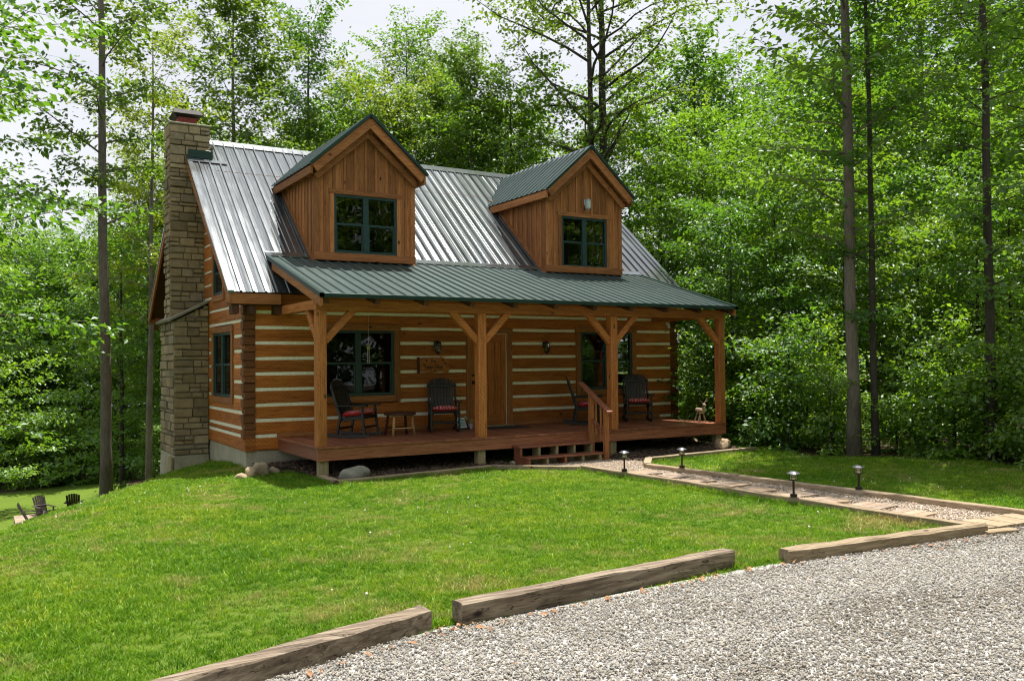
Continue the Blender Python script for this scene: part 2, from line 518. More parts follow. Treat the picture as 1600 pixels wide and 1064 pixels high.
class MB:
    """Collects simple shapes and links them as one mesh object."""

    def __init__(self):
        self.v, self.f = [], []

    def add(self, vs, fs):
        k = len(self.v)
        self.v += [tuple(p) for p in vs]
        self.f += [tuple(i + k for i in f) for f in fs]
        return self

    def beam(self, p0, p1, w, h, up=(0, 0, 1), ch=.008, seg=1, jit=0.0, taper=1.0):
        p0, p1 = Vector(p0), Vector(p1)
        d = (p1 - p0).normalized()
        upv_ = Vector(up)
        if abs(d.dot(upv_)) > .95:
            upv_ = Vector((0, 1, 0))
        s = d.cross(upv_).normalized()
        u = s.cross(d).normalized()
        vs, fs = [], []
        for k in range(seg + 1):
            t = k / seg
            c = p0.lerp(p1, t)
            sc = 1 + (taper - 1) * t
            a, b = w / 2 * sc, h / 2 * sc
            e = min(ch, a * .9, b * .9)
            prof = [(-a, -b + e), (-a, b - e), (-a + e, b), (a - e, b), (a, b - e), (a, -b + e), (a - e, -b), (-a + e, -b)]
            for x, y in prof:
                jx = random.uniform(-jit, jit) if jit else 0
                jy = random.uniform(-jit, jit) if jit else 0
                vs.append(c + s * (x + jx) + u * (y + jy))
            if k:
                o = 8 * (k - 1)
                for i in range(8):
                    j = (i + 1) % 8
                    fs.append((o + i, o + j, o + 8 + j, o + 8 + i))
        fs.append(tuple(range(7, -1, -1)))
        fs.append(tuple(range(8 * seg, 8 * seg + 8)))
        return self.add(vs, fs)

    def box(self, x0, x1, y0, y1, z0, z1, ch=.006, seg=1, jit=0.0):
        dx, dy, dz = x1 - x0, y1 - y0, z1 - z0
        mx, my, mz = (x0 + x1) / 2, (y0 + y1) / 2, (z0 + z1) / 2
        if dx >= dy and dx >= dz:
            return self.beam((x0, my, mz), (x1, my, mz), dy, dz, (0, 0, 1), ch, seg, jit)
        if dy >= dz:
            return self.beam((mx, y0, mz), (mx, y1, mz), dx, dz, (0, 0, 1), ch, seg, jit)
        return self.beam((mx, my, z0), (mx, my, z1), dx, dy, (0, 1, 0), ch, seg, jit)

    def prism(self, pts, vec):
        pts = [Vector(p) for p in pts]
        vec = Vector(vec)
        n = len(pts)
        vs = pts + [p + vec for p in pts]
        fs = [tuple(range(n)), tuple(range(2 * n - 1, n - 1, -1))]
        for i in range(n):
            j = (i + 1) % n
            fs.append((i, n + i, n + j, j))
        return self.add(vs, fs)

    def cyl(self, p0, p1, r0, r1=None, n=8, caps=True):
        r1 = r0 if r1 is None else r1
        p0, p1 = Vector(p0), Vector(p1)
        d = (p1 - p0).normalized()
        s = d.orthogonal().normalized()
        u = d.cross(s)
        vs = []
        for p, r in ((p0, r0), (p1, r1)):
            for i in range(n):
                a = 2 * math.pi * i / n
                vs.append(p + s * (math.cos(a) * r) + u * (math.sin(a) * r))
        fs = [(i, (i + 1) % n, n + (i + 1) % n, n + i) for i in range(n)]
        if caps:
            fs += [tuple(range(n - 1, -1, -1)), tuple(range(n, 2 * n))]
        return self.add(vs, fs)

    def tube(self, pts, radii, n=7):
        pts = [Vector(p) for p in pts]
        vs, fs = [], []
        ref = Vector((.31, .17, .93)) if abs((pts[-1] - pts[0]).normalized().z) < .8 else Vector((1, .2, 0))
        for k, p in enumerate(pts):
            d = (pts[min(k + 1, len(pts) - 1)] - pts[max(k - 1, 0)]).normalized()
            s = d.cross(ref).normalized()
            u = d.cross(s)
            for i in range(n):
                a = 2 * math.pi * i / n
                vs.append(p + (s * math.cos(a) + u * math.sin(a)) * radii[k])
            if k:
                o = n * (k - 1)
                fs += [(o + i, o + (i + 1) % n, o + n + (i + 1) % n, o + n + i) for i in range(n)]
        fs += [tuple(range(n - 1, -1, -1)), tuple(range(n * (len(pts) - 1), n * len(pts)))]
        return self.add(vs, fs)

    def lathe(self, c, prof, n=12, square=False):
        c = Vector(c)
        vs, fs = [], []
        for k, (r, z) in enumerate(prof):
            for i in range(n):
                a = 2 * math.pi * (i + .5) / n
                vs.append(c + Vector((math.cos(a) * r, math.sin(a) * r, z)))
            if k:
                o = n * (k - 1)
                fs += [(o + i, o + (i + 1) % n, o + n + (i + 1) % n, o + n + i) for i in range(n)]
        fs += [tuple(range(n - 1, -1, -1)), tuple(range(n * (len(prof) - 1), n * len(prof)))]
        return self.add(vs, fs)

    def build(self, name, mat, parent=None, smooth=False):
        a = np.array(self.v, dtype=float)
        c = (a.min(0) + a.max(0)) / 2
        if parent is None:
            c[2] = a[:, 2].min()
        me = bpy.data.meshes.new(name)
        me.from_pydata((a - c).tolist(), [], self.f)
        me.materials.append(MAT[mat])
        if smooth:
            me.polygons.foreach_set('use_smooth', [True] * len(me.polygons))
        o = bpy.data.objects.new(name, me)
        COL.objects.link(o)
        pw = WL.get(parent.name, Vector()) if parent else Vector()
        o.location = Vector(c) - pw
        o.parent = parent
        WL[o.name] = Vector(c)
        return o


def tag(o, label=None, cat=None, group=None, kind=None):
    if label:
        o['label'] = label
    if cat:
        o['category'] = cat
        o['kind'] = 'thing'
    if group:
        o['group'] = group
    if kind:
        o['kind'] = kind
    return o


def thing(name, label, cat, loc=(0, 0, 0), group=None):
    o = bpy.data.objects.new(name, None)
    o.empty_display_size = .2
    COL.objects.link(o)
    o.location = loc
    WL[o.name] = Vector(loc)
    return tag(o, label, cat, group)


def sub(name, parent, loc=None):
    """An Empty that is a part and holds sub-parts."""
    o = bpy.data.objects.new(name, None)
    o.empty_display_size = .1
    COL.objects.link(o)
    pw = WL[parent.name]
    loc = Vector(loc) if loc else pw
    o.location = loc - pw
    o.parent = parent
    WL[o.name] = Vector(loc)
    return o


def copy_tree(o, parent=None):
    c = o.copy()
    COL.objects.link(c)
    c.parent = parent
    for ch in o.children:
        copy_tree(ch, c)
    return c


def rock(name, mat, loc, size, seed, parent=None, squash=1.0, n=2):
    """A rounded, uneven boulder."""
    import bmesh
    r = random.Random(seed)
    bm = bmesh.new()
    bmesh.ops.create_icosphere(bm, subdivisions=n, radius=1)
    dirs = [Vector((r.gauss(0, 1), r.gauss(0, 1), r.gauss(0, 1))).normalized() for _ in range(9)]
    amp = [r.uniform(.72, 1.0) for _ in dirs]
    for v in bm.verts:
        p = v.co.normalized()
        k = 1.0
        for d, a in zip(dirs, amp):
            t = p.dot(d)
            if t * 1.0 > a * .86:
                k = min(k, a * .86 / t)
        k *= 1 + r.uniform(-.025, .025)
        v.co = Vector((p.x * size[0] * k, p.y * size[1] * k, p.z * size[2] * k))
    me = bpy.data.meshes.new(name)
    bm.to_mesh(me)
    bm.free()
    me.materials.append(MAT[mat])
    me.polygons.foreach_set('use_smooth', [n > 2] * len(me.polygons))
    o = bpy.data.objects.new(name, me)
    COL.objects.link(o)
    o.location = loc
    o.rotation_euler = (0, 0, r.uniform(0, 6.28))
    return o


# ------------------------------------------------------------------ ground
GZ = -0.58


def ground_z(x, y):
    """Level front yard; past a crest on the chimney side the ground falls to a lower yard."""
    x, y = np.asarray(x, float), np.asarray(y, float)
    s = (x + 1.5) * -.867 + (y - .1) * .498
    sp = .7 * np.log1p(np.exp(np.clip(s / .7, -40, 40)))
    drop = 5.9 * (1 - np.exp(-(sp / 9.0) ** 1.3))
    und = .03 * np.sin(x * .9 + 1.3) * np.sin(y * .8) + .015 * np.sin(x * 2.3 + y * 1.7)
    flat = np.clip((s + 2) / 6, 0, 1)
    return GZ - drop + und * (.25 + flat)


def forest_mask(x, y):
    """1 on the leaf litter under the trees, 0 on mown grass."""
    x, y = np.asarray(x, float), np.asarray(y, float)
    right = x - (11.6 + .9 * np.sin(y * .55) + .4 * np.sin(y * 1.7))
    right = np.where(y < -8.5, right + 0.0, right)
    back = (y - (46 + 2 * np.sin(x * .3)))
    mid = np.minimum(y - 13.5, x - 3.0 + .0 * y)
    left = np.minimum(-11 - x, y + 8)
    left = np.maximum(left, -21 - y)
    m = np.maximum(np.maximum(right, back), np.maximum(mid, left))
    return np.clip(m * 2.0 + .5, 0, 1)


def axis_pts(lo, hi, breaks):
    out = [lo]
    while out[-1] < hi:
        x = out[-1]
        st = next(s for a, b, s in breaks if a <= x < b)
        out.append(x + st)
    return np.array(out)


gx = axis_pts(-120, 150, [(-120, -14, 4.0), (-14, 16, .4), (16, 40, 2.0), (40, 200, 6.0)])
gy = axis_pts(-60, 160, [(-60, -20, 4.0), (-20, 22, .4), (22, 60, 1.2), (60, 300, 6.0)])
GX, GY = np.meshgrid(gx, gy)
GZZ = ground_z(GX, GY)
nx, ny = len(gx), len(gy)
me = bpy.data.meshes.new('ground')
idx = np.arange(nx * ny).reshape(ny, nx)
quads = np.stack([idx[:-1, :-1], idx[:-1, 1:], idx[1:, 1:], idx[1:, :-1]], -1).reshape(-1, 4)
me.from_pydata(np.stack([GX, GY, GZZ], -1).reshape(-1, 3).tolist(), [], quads.tolist())
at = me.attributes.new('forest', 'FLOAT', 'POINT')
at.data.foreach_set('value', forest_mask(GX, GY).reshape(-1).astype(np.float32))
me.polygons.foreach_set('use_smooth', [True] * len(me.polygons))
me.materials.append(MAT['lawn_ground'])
ground = bpy.data.objects.new('ground', me)
COL.objects.link(ground)
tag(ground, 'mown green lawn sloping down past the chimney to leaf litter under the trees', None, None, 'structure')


def sheet(name, pts, z, mat, kind='structure', label=None, step=.35):
    """A flat sheet following a polygon, laid just over the ground."""
    m = MB()
    m.add([(x, y, z) for x, y in pts], [tuple(range(len(pts)))])
    o = m.build(name, mat)
    return tag(o, label, None, None, kind)


sheet('driveway', [(-14, -21), (-2, -20), (10, -19), (30, -18.5), (30, -11.6), (12.5, -11.55), (7.2, -11.42), (5.4, -11.36), (2.4, -11.18), (-1.3, -11.3), (-4.0, -11.45), (-14, -12.4)],
      GZ + .02, 'gravel_bed', label='grey crushed stone driveway in front of the timbers')
sheet('path', [(5.20, -3.95), (4.1, -2.9), (6.55, -2.55), (6.9, -3.6), (6.30, -4.5), (6.98, -11.3), (5.5, -11.3)],
      GZ + .024, 'path_bed', label='tan gravel path between edging boards')
sheet('mulch_strip', [(.8, -3.05), (3.9, -2.7), (4.5, -2.9), (4.5, .1), (.1, .1), (.1, -.4), (.75, -1.2)], GZ + .012, 'mulch_bed', label='dark mulch strip under the porch deck')
sheet('mulch_strip', [(6.6, -2.9), (6.95, -3.65), (10.0, -3.4), (10.6, -1.5), (11.2, -.3), (11.2, .1), (6.6, .1)], GZ + .012, 'mulch_bed', label='dark mulch strip under the porch end beyond the steps')

# ------------------------------------------------------------------ the log cabin
HW, HD = 11.03, 8.824                 # width along the porch, depth
RY, RZ, RS = 4.412, 6.815, .8365      # ridge line and roof pitch
RX0, RX1, EY = -.386, 11.42, -.33
cabin = thing('log_cabin', 'log cabin with white chinking, green metal roof, stone chimney and front porch', 'cabin', (HW / 2, HD / 2, GZ))

FZ = [2.4846 - .305 * i for i in range(9)]          # chink heights, front
GZc = [2.3296 + .305 * i for i in range(14, -8, -1)] + [.04]   # chink heights, gable
WIN_F = [(1.53, 3.137, .776, 2.138), (7.994, 9.56, .765, 2.15)]   # front windows x0 x1 z0 z1
DOOR = (4.876, 6.06, 0.0, 2.222)
TR = .135
T = .16
CH = .0275
logs_open = [(a - .02, b + .02, c, d) for a, b, c, d in WIN_F] + [(DOOR[0] + .06, DOOR[1] - .06, -1, DOOR[3] - .06)]
chink_open = [(a - TR, b + TR, c - TR, d + TR) for a, b, c, d in WIN_F] + [(DOOR[0], DOOR[1], -1, DOOR[3])]


def spans(lo, hi, cuts):
    out, x = [], lo
    for a, b in sorted(cuts):
        if b <= x:
            continue
        if a > x:
            out.append((x, min(a, hi)))
        x = max(x, b)
        if x >= hi:
            break
    if x < hi:
        out.append((x, hi))
    return [s for s in out if s[1] - s[0] > .02]


# front wall
tops = [2.86] + FZ + [-.24]
for k in range(len(tops) - 1):
    zt = tops[k] - (CH if k else 0)
    zb = tops[k + 1] + (CH if k + 1 < len(tops) - 1 else 0)
    cuts = [(a, b) for a, b, c, d in logs_open if not (zt < c + .03 or zb > d - .03)]
    for a, b in spans(.2, HW - .2, cuts):
        MB().box(a, b, 0, T, zb, zt, .022, max(2, int((b - a) * 2)), .007).build('log', 'log_x', cabin)
for k, z in enumerate(FZ):
    lo, hi = (.19, HW - .19)
    cuts = [(a, b) for a, b, c, d in chink_open if c < z < d]
    if k == 0:
        hi = 10.3
    if k == 8:
        cuts += [(.625, 10.45)]
        lo, hi = .02, HW - .02
    for a, b in spans(lo, hi, cuts):
        MB().box(a, b, .016, T - .03, z - CH - .008, z + CH + .008, .004, max(2, int((b - a) * 2)), .0025).build('chinking', 'chinking', cabin)
MB().box(.2, HW - .2, T - .028, T + .0, 2.3, 2.86, .002).build('wall_lining', 'interior', cabin)


def rake_y(z, off=0.0):
    """Where the gable wall meets the underside of the roof at height z."""
    return max(.0, (z - (RZ - .17 - RS * RY)) / RS + off)


# chimney-end gable wall: window openings (y0,y1,z0,z1)
GW = (1.06, 2.70, .77, 2.13)
GW2 = (1.80, 2.66, 2.96, 3.92)
g_open = [GW, GW2]
zs = [z for z in GZc]
edges = [6.62] + [z for z in zs if z < 6.55] + [-.24]
for side, X0 in (('chimney', 0.0), ('far', HW - T)):
    for k in range(len(edges) - 1):
        zt = edges[k] - (CH if k else 0)
        zb = edges[k + 1] + (CH if k + 1 < len(edges) - 1 else 0)
        if zt - zb < .03:
            continue
        cuts = [(a, b) for a, b, c, d in g_open if not (zt < c + .03 or zb > d - .03)] if side == 'chimney' else []
        lo, hi = .2, HD - .2
        for a, b in spans(lo, hi, cuts):
            def yy(y, z):
                return min(max(y, rake_y(z)), HD - rake_y(z))
            pts = [(X0, yy(a, zb), zb), (X0, yy(b, zb), zb), (X0, yy(b, zt), zt), (X0, yy(a, zt), zt)]
            if pts[1][1] - pts[0][1] < .05:
                continue
            if zt < 2.6:
                MB().box(X0, X0 + T, a, b, zb, zt, .022, 3, .006).build('log', 'log_y', cabin)
            else:
                MB().prism(pts, (T, 0, 0)).build('log', 'log_y', cabin)
for z in zs:
    if z > 6.5:
        continue
    cuts = [(a - TR, b + TR) for a, b, c, d in g_open if c - TR < z < d + TR]
    for a, b in spans(max(.19, rake_y(z + .04)), min(HD - .19, HD - rake_y(z + .04)), cuts):
        MB().box(.016, T - .03, a, b, z - CH - .008, z + CH + .008, .004, 4, .002).build('chinking', 'chinking', cabin)
MB().box(.0, HW, HD - T, HD, -.24, 2.9, .01).build('rear_wall', 'log_x', cabin)
MB().box(.2, HW - .2, .3, HD - .3, -.2, -.12, .01).build('inside_floor', 'interior', cabin)
MB().box(.2, HW - .2, 3.2, 3.3, -.1, 2.6, .01).build('inside_partition', 'interior', cabin)
MB().box(.2, HW - .2, .3, HD - .3, 2.62, 2.7, .01).build('upper_floor', 'interior', cabin)

# squared, dovetailed corner: alternating log ends
for cx, sx in ((0.0, 1), (HW, -1)):
    for k in range(1, len(tops)):
        z0 = tops[k]
        top = tops[k - 1] if k > 1 else 2.86
        if k == len(tops) - 1:
            x0, x1 = sorted((cx - sx * .004, cx + sx * .205))
            MB().box(x0, x1, -.004, .205, z0, top - CH, .01).build('corner_log', 'log_x', cabin)
            continue
        h = top - z0
        x0, x1 = sorted((cx - sx * .035, cx + sx * .2))
        MB().box(x0, x1, -.008, .2, z0 - .04, z0 + h * .42, .012, 1, .006).build('corner_log', 'corner_x', cabin)
        x0, x1 = sorted((cx - sx * .012, cx + sx * .2))
        MB().box(x0, x1, -.02, .21, z0 + h * .46, z0 + h * .84, .012, 1, .006).build('corner_log', 'corner_y', cabin)
    x0, x1 = sorted((cx + sx * .02, cx + sx * .19))
    MB().box(x0, x1, .02, .19, -.2, 2.8, .004).build('corner_core', 'dark_beam_z', cabin)

# concrete foundation
MB().box(.03, HW - .03, .03, .25, -1.3, -.24, .01).build('foundation', 'concrete', cabin)
MB().box(.03, .25, .25, HD, -4.2, -.24, .01).build('foundation', 'concrete', cabin)
MB().box(HW - .25, HW - .03, .25, HD, -4.2, -.24, .01).build('foundation', 'concrete', cabin)


# windows -------------------------------------------------------------------
def window(parent, axis, a0, a1, z0, z1, face, out, trim='trim', trim_w=TR, double=True, trim_bottom=True, halves=True, inward=.05):
    """A green framed pair of sash windows in a wood surround. out = +1/-1 outward side along the other axis."""
    w = sub('window', parent, ((a0 + a1) / 2, face, (z0 + z1) / 2) if axis == 'x' else (face, (a0 + a1) / 2, (z0 + z1) / 2))

    def bx(name, p0, p1, q0, q1, r0, r1, mat, ch=.004):
        # p along wall, q depth measured outward, r height
        f0, f1 = sorted((face + out * q0, face + out * q1))
        m = MB()
        if axis == 'x':
            m.box(p0, p1, f0, f1, r0, r1, ch)
        else:
            m.box(f0, f1, p0, p1, r0, r1, ch)
        return m.build(name, mat, w)

    t = trim_w
    bx('trim', a0 - t, a0, -.02, .03, z0 - t if trim_bottom else z0, z1, trim + '_z')
    bx('trim', a1, a1 + t, -.02, .03, z0 - t if trim_bottom else z0, z1, trim + '_z')
    bx('trim', a0 - t - .01, a1 + t + .01, -.02, .036, z1 + .001, z1 + t, trim + '_' + axis)
    if trim_bottom:
        bx('sill', a0 + .001, a1 - .001, -.02, .034, z0 - t, z0 - .001, trim + '_' + axis)
    f = .055
    bx('frame', a0 + .001, a0 + f, -.06, .012, z0 + .001, z1 - .001, 'green_frame')
    bx('frame', a1 - f, a1 - .001, -.06, .012, z0 + .001, z1 - .001, 'green_frame')
    bx('frame', a0 + f, a1 - f, -.06, .010, z1 - f, z1 - .001, 'green_frame')
    bx('frame', a0 + f, a1 - f, -.06, .014, z0 + .001, z0 + f + .01, 'green_frame')
    units = [(a0 + f, a1 - f)]
    if double:
        c = (a0 + a1) / 2
        bx('mullion', c - .06, c + .06, -.06, .014, z0 + f, z1 - f, 'green_frame')
        units = [(a0 + f, c - .06), (c + .06, a1 - f)]
    zm = (z0 + z1) / 2
    for u0, u1 in units:
        if halves:
            bx('meeting_rail', u0, u1, -.055, -.005, zm - .024, zm + .024, 'green_frame')
            bx('sash', u0, u0 + .03, -.055, -.012, z0 + f, zm - .024, 'green_frame')
            bx('sash', u1 - .03, u1, -.055, -.012, z0 + f, zm - .024, 'green_frame')
            bx('pane', u0, u1, -.040, -.034, zm + .02, z1 - f, 'window_glass', 0.0005)
            bx('pane', u0 + .02, u1 - .02, -.030, -.024, z0 + f, zm - .02, 'window_glass', 0.0005)
        else:
            bx('pane', u0, u1, -.040, -.034, z0 + f, z1 - f, 'window_glass', 0.0005)
    return w, bx


for (a, b, c, d) in WIN_F:
    window(cabin, 'x', a, b, c, d, 0.0, -1)
window(cabin, 'y', GW[0], GW[1], GW[2], GW[3], 0.0, -1)
window(cabin, 'y', GW2[0], GW2[1], GW2[2], GW2[3], 0.0, -1, double=False)

# plank door -------------------------------------------------------------------
door = sub('door', cabin, ((DOOR[0] + DOOR[1]) / 2, 0, 1.05))
d0, d1 = 4.985, 5.90
MB().box(DOOR[0], d0, -.035, .05, .0, 2.105, .006).build('door_frame', 'trim_z', door)
MB().box(d1 + .012, DOOR[1], -.035, .05, .0, 2.105, .006).build('door_frame', 'trim_z', door)
MB().box(DOOR[0] - .01, DOOR[1] + .01, -.04, .05, 2.106, 2.222, .006).build('door_frame', 'trim_x', door)
MB().box(d1, d1 + .012, -.012, .05, .03, 2.105, .001).build('weatherstrip', 'chinking', door)
MB().box(d0, d1, -.012, .05, 2.093, 2.105, .001).build('weatherstrip', 'chinking', door)
MB().box(DOOR[0] + .04, DOOR[1] - .02, -.16, .05, .004, .032, .004).build('threshold', 'treated_x', door)
MB().box(d0, d1, .03, .06, .034, 2.092, .002).build('door_core', 'door_z', door)
st = .13
for x0, x1 in ((d0 + .002, d0 + st), (d1 - st, d1 - .002)):
    MB().box(x0, x1, -.006, .03, .034, 2.09, .004).build('stile', 'door_z', door)
for z0, z1 in ((.036, .26), (1.90, 2.088)):
    MB().box(d0 + st + .001, d1 - st - .001, -.005, .03, z0, z1, .004).build('rail', 'door_x', door)
np_ = 4
pw_ = (d1 - d0 - 2 * st) / np_
for k in range(np_):
    x0 = d0 + st + k * pw_
    MB().box(x0 + .003, x0 + pw_ - .003, .008, .03, .262, 1.898, .005).build('plank', 'door_z', door)
hx = d0 + .06
MB().box(hx - .03, hx + .03, -.016, -.006, .96, 1.04, .006).cyl((hx, -.016, 1.0), (hx, -.06, 1.0), .012).beam((hx - .01, -.062, 1.0), (hx + .10, -.062, .995), .018, .022).build('handle', 'black_metal', door)
MB().cyl((hx, -.004, 1.16), (hx, -.026, 1.16), .03, .026, 12).build('deadbolt', 'black_metal', door)

# ------------------------------------------------------------------ chimney (stone by stone)
chimney = sub('chimney', cabin, (-.4, 4.1, -.6))
LX, LY0, LY1 = -.73, 3.245, 4.98          # lower block
UX, UX1, UY0, UY1 = -.735, .13, 3.72, 4.40   # upper stack
MB().box(LX + .05, -.001, LY0 + .05, LY1 - .05, -.56, 2.42, .004).build('mortar_core', 'mortar', chimney)
MB().prism([(LX + .05, LY0 + .05, 2.42), (-.001, LY0 + .05, 2.42), (-.001, LY0 + .05, 2.80), (LX + .05, LY0 + .05, 2.46)], (0, LY1 - LY0 - .1, 0)).build('mortar_core', 'mortar', chimney)
MB().box(UX + .05, UX1 - .04, UY0 + .05, UY1 - .05, 2.43, 6.99, .004).build('mortar_core', 'mortar', chimney)
MB().prism([(LX - .07, LY0 - .06, -1.9), (.0, LY0 - .06, -1.9), (.0, LY0 + .0, -.56), (LX + .0, LY0 + .0, -.56)], (0, LY1 - LY0 + .02, 0)).build('footing', 'concrete', chimney)
MB().prism([(LX - .10, LY0 - .03, -1.9), (LX - .10, LY0 + .45, -1.9), (LX - .02, LY0 + .40, -.60), (LX - .02, LY0 - .01, -.60)], (-.05, 0, 0)).build('formwork_board', 'treated_z', chimney)


def masonry(face, a0, a1, z0, z1, const, out, limit=None, wide=(.17, .42), seed=1):
    """Uneven coursed rubble: each stone a block of its own, proud of the mortar."""
    r = random.Random(seed)
    z = z0
    while z < z1 - .05:
        h = min(r.choice([.08, .11, .13, .15, .17, .20, .23]), z1 - z)
        if z1 - (z + h) < .06:
            h = z1 - z
        a = a0
        while a < a1 - .03:
            w = r.uniform(*wide)
            if a1 - (a + w) < .11:
                w = a1 - a
            lo = a
            if limit:
                lim = limit(z + h)
                if a + w <= lim + .05:
                    a += w
                    continue
                lo = max(a, lim)
            parts = [(z, z + h)]
            if h > .18 and w < .24:
                parts = [(z, z + h * .5), (z + h * .5, z + h)]
            for b0, b1 in parts:
                g = r.uniform(.007, .013)
                pr = r.uniform(.0, .035)
                m = MB()
                depth0, depth1 = const - out * .055, const + out * pr
                f0, f1 = sorted((depth0, depth1))
                if face == 'y':
                    m.box(lo + g, a + w - g, f0, f1, b0 + g, b1 - g, .016, 1, .007)
                else:
                    m.box(f0, f1, lo + g, a + w - g, b0 + g, b1 - g, .016, 1, .007)
                m.build('stone', 'chimney_stone', chimney)
            a += w
        z += h


random.seed(5)
masonry('y', LX - .01, -.0, -.55, 2.42, LY0, -1, seed=3)
masonry('y', LX - .01, -.0, 2.42, 2.80, LY0, -1, limit=lambda z: LX + (z - 2.44) / .43 * .73, seed=4)
masonry('x', LY0 + .01, LY1, -.55, 2.42, LX, -1, wide=(.28, .62), seed=5)
masonry('y', UX - .01, UX1, 2.50, 6.97, UY0, -1, seed=6)
masonry('x', UY0 + .01, UY1, 2.50, 6.97, UX, -1, wide=(.2, .4), seed=7)
masonry('x', UY0 + .01, UY1, 6.4, 6.97, UX1, 1, wide=(.2, .4), seed=8)
MB().beam((LX - .11, (LY0 + LY1) / 2 - .03, 2.45), (.0, (LY0 + LY1) / 2 - .03, 2.885), LY1 - LY0 + .12, .06, (0, 0, 1), .012, 3, .006).build('shoulder_slab', 'grey_stone', chimney)
MB().box(UX - .03, UX1 + .03, UY0 - .03, UY1 + .03, 6.975, 7.015, .008).build('crown_slab', 'concrete', chimney)
MB().box(-.55, -.13, UY0 + .1, UY1 - .12, 7.016, 7.17, .01).build('flue', 'flue_clay', chimney)
cxm, cym = -.34, (UY0 + UY1) / 2
MB().add([(cxm + sx * a, cym + sy * a, z) for a, z in ((.20, 7.14), (.33, 7.24), (.27, 7.35)) for sx, sy in ((-1, -1), (1, -1), (1, 1), (-1, 1))],
         [(0, 1, 5, 4), (1, 2, 6, 5), (2, 3, 7, 6), (3, 0, 4, 7), (4, 5, 9, 8), (5, 6, 10, 9), (6, 7, 11, 10), (7, 4, 8, 11), (8, 9, 10, 11), (3, 2, 1, 0)]).build('flue_cap', 'cap_steel', chimney)


# ------------------------------------------------------------------ metal roofs
def zr(y):
    return RZ - RS * (RY - y)


DC, DH, DYF, DZA, DSL = 2.644, 1.30, 0.0, 6.703, .884
DHW, DY, DZ0 = 1.116, .323, 3.665
DEZ = DZA - DSL * DH
DCS = (DC, HW - DC)


def strips(name, parent, u0, u1, pitch, pt, nrm, ivals, per=4, minor=.65, mat='roof_metal'):
    """Ribbed steel sheets: each sheet an object, ribs pressed into it."""
    n = max(1, round((u1 - u0) / pitch))
    p = (u1 - u0) / n
    nrm = Vector(nrm).normalized()
    k = 0
    while k < n:
        m = MB()
        for q in range(k, min(k + per, n)):
            a, b = u0 + q * p, u0 + (q + 1) * p
            ia, ib = ivals(a + 1e-4), ivals(b - 1e-4)
            if len(ia) != len(ib):
                im = ivals((a + b) / 2)
                ia = ib = im
            for (a0, a1), (b0, b1) in zip(ia, ib):
                if max(a1 - a0, b1 - b0) < .02:
                    continue
                fr = [0, .14, .34, .42, .60, .68, .88, 1] if minor else [0, 1]
                hh = [h_ * minor for h_ in (0, .001, .0, .0045, .0005, .005, .0, .0005)] if minor else [0, 0]
                vs = []
                for f, h in zip(fr, hh):
                    u = a + (b - a) * f
                    e = nrm * (h + random.uniform(-.0012, .0012) * minor)
                    e2 = nrm * (h + random.uniform(-.0012, .0012) * minor)
                    vs += [pt(u, a0 + (b0 - a0) * f) + e, pt(u, a1 + (b1 - a1) * f) + e2]
                m.add(vs, [(2 * i, 2 * i + 2, 2 * i + 3, 2 * i + 1) for i in range(len(fr) - 1)])
                ribs = [(a, .028, .014, .030)]
                for ru, wb, wt, h in ribs:
                    f = (ru - a) / p
                    t0, t1 = a0 + (b0 - a0) * f, a1 + (b1 - a1) * f
                    if abs(t1 - t0) < .03:
                        continue
                    lo, hi = ru - wb if ru > u0 else ru, ru + wb
                    prof = [(lo, .001), (max(lo, ru - wt), h), (ru + wt, h), (hi, .001)]
                    vs = [pt(x, t0) + nrm * z for x, z in prof] + [pt(x, t1) + nrm * z for x, z in prof]
                    m.add(vs, [(0, 1, 5, 4), (1, 2, 6, 5), (2, 3, 7, 6), (3, 2, 1, 0), (4, 5, 6, 7)])
        if m.v:
            m.build(name, mat, parent)
        k += per


roof = sub('roof', cabin, (HW / 2, RY, 5))


def front_pt(u, y):
    return Vector((u, y, zr(y)))


def valley(u):
    d = min(abs(u - c) for c in DCS)
    return RY - (RZ - (DZA - DSL * d)) / RS


c1, c2 = DCS
for a, b in ((RX0, c1 - DHW), (c1 + DHW, c2 - DHW), (c2 + DHW, RX1)):
    strips('roof_sheet', roof, a, b, .235, front_pt, (0, -RS, 1), lambda u: [(EY, RY)])
for c in DCS:
    strips('roof_sheet', roof, c - DHW, c + DHW, .235, front_pt, (0, -RS, 1), lambda u: [(EY, DY + .02)])
    strips('roof_sheet', roof, c - DHW, c + DHW, .235, front_pt, (0, -RS, 1), lambda u: [(valley(u), RY)])
strips('roof_sheet', roof, RX0, RX1, .235, lambda u, y: Vector((u, 2 * RY - y, zr(y))), (0, RS, 1), lambda u: [(EY, RY)], minor=0)
MB().prism([(RX0 - .02, RY - .16, zr(RY - .16) + .03), (RX0 - .02, RY, RZ + .045), (RX0 - .02, RY + .16, zr(RY - .16) + .03), (RX0 - .02, RY, RZ + .033)], (RX1 - RX0 + .04, 0, 0)).build('ridge_cap', 'roof_metal', roof)
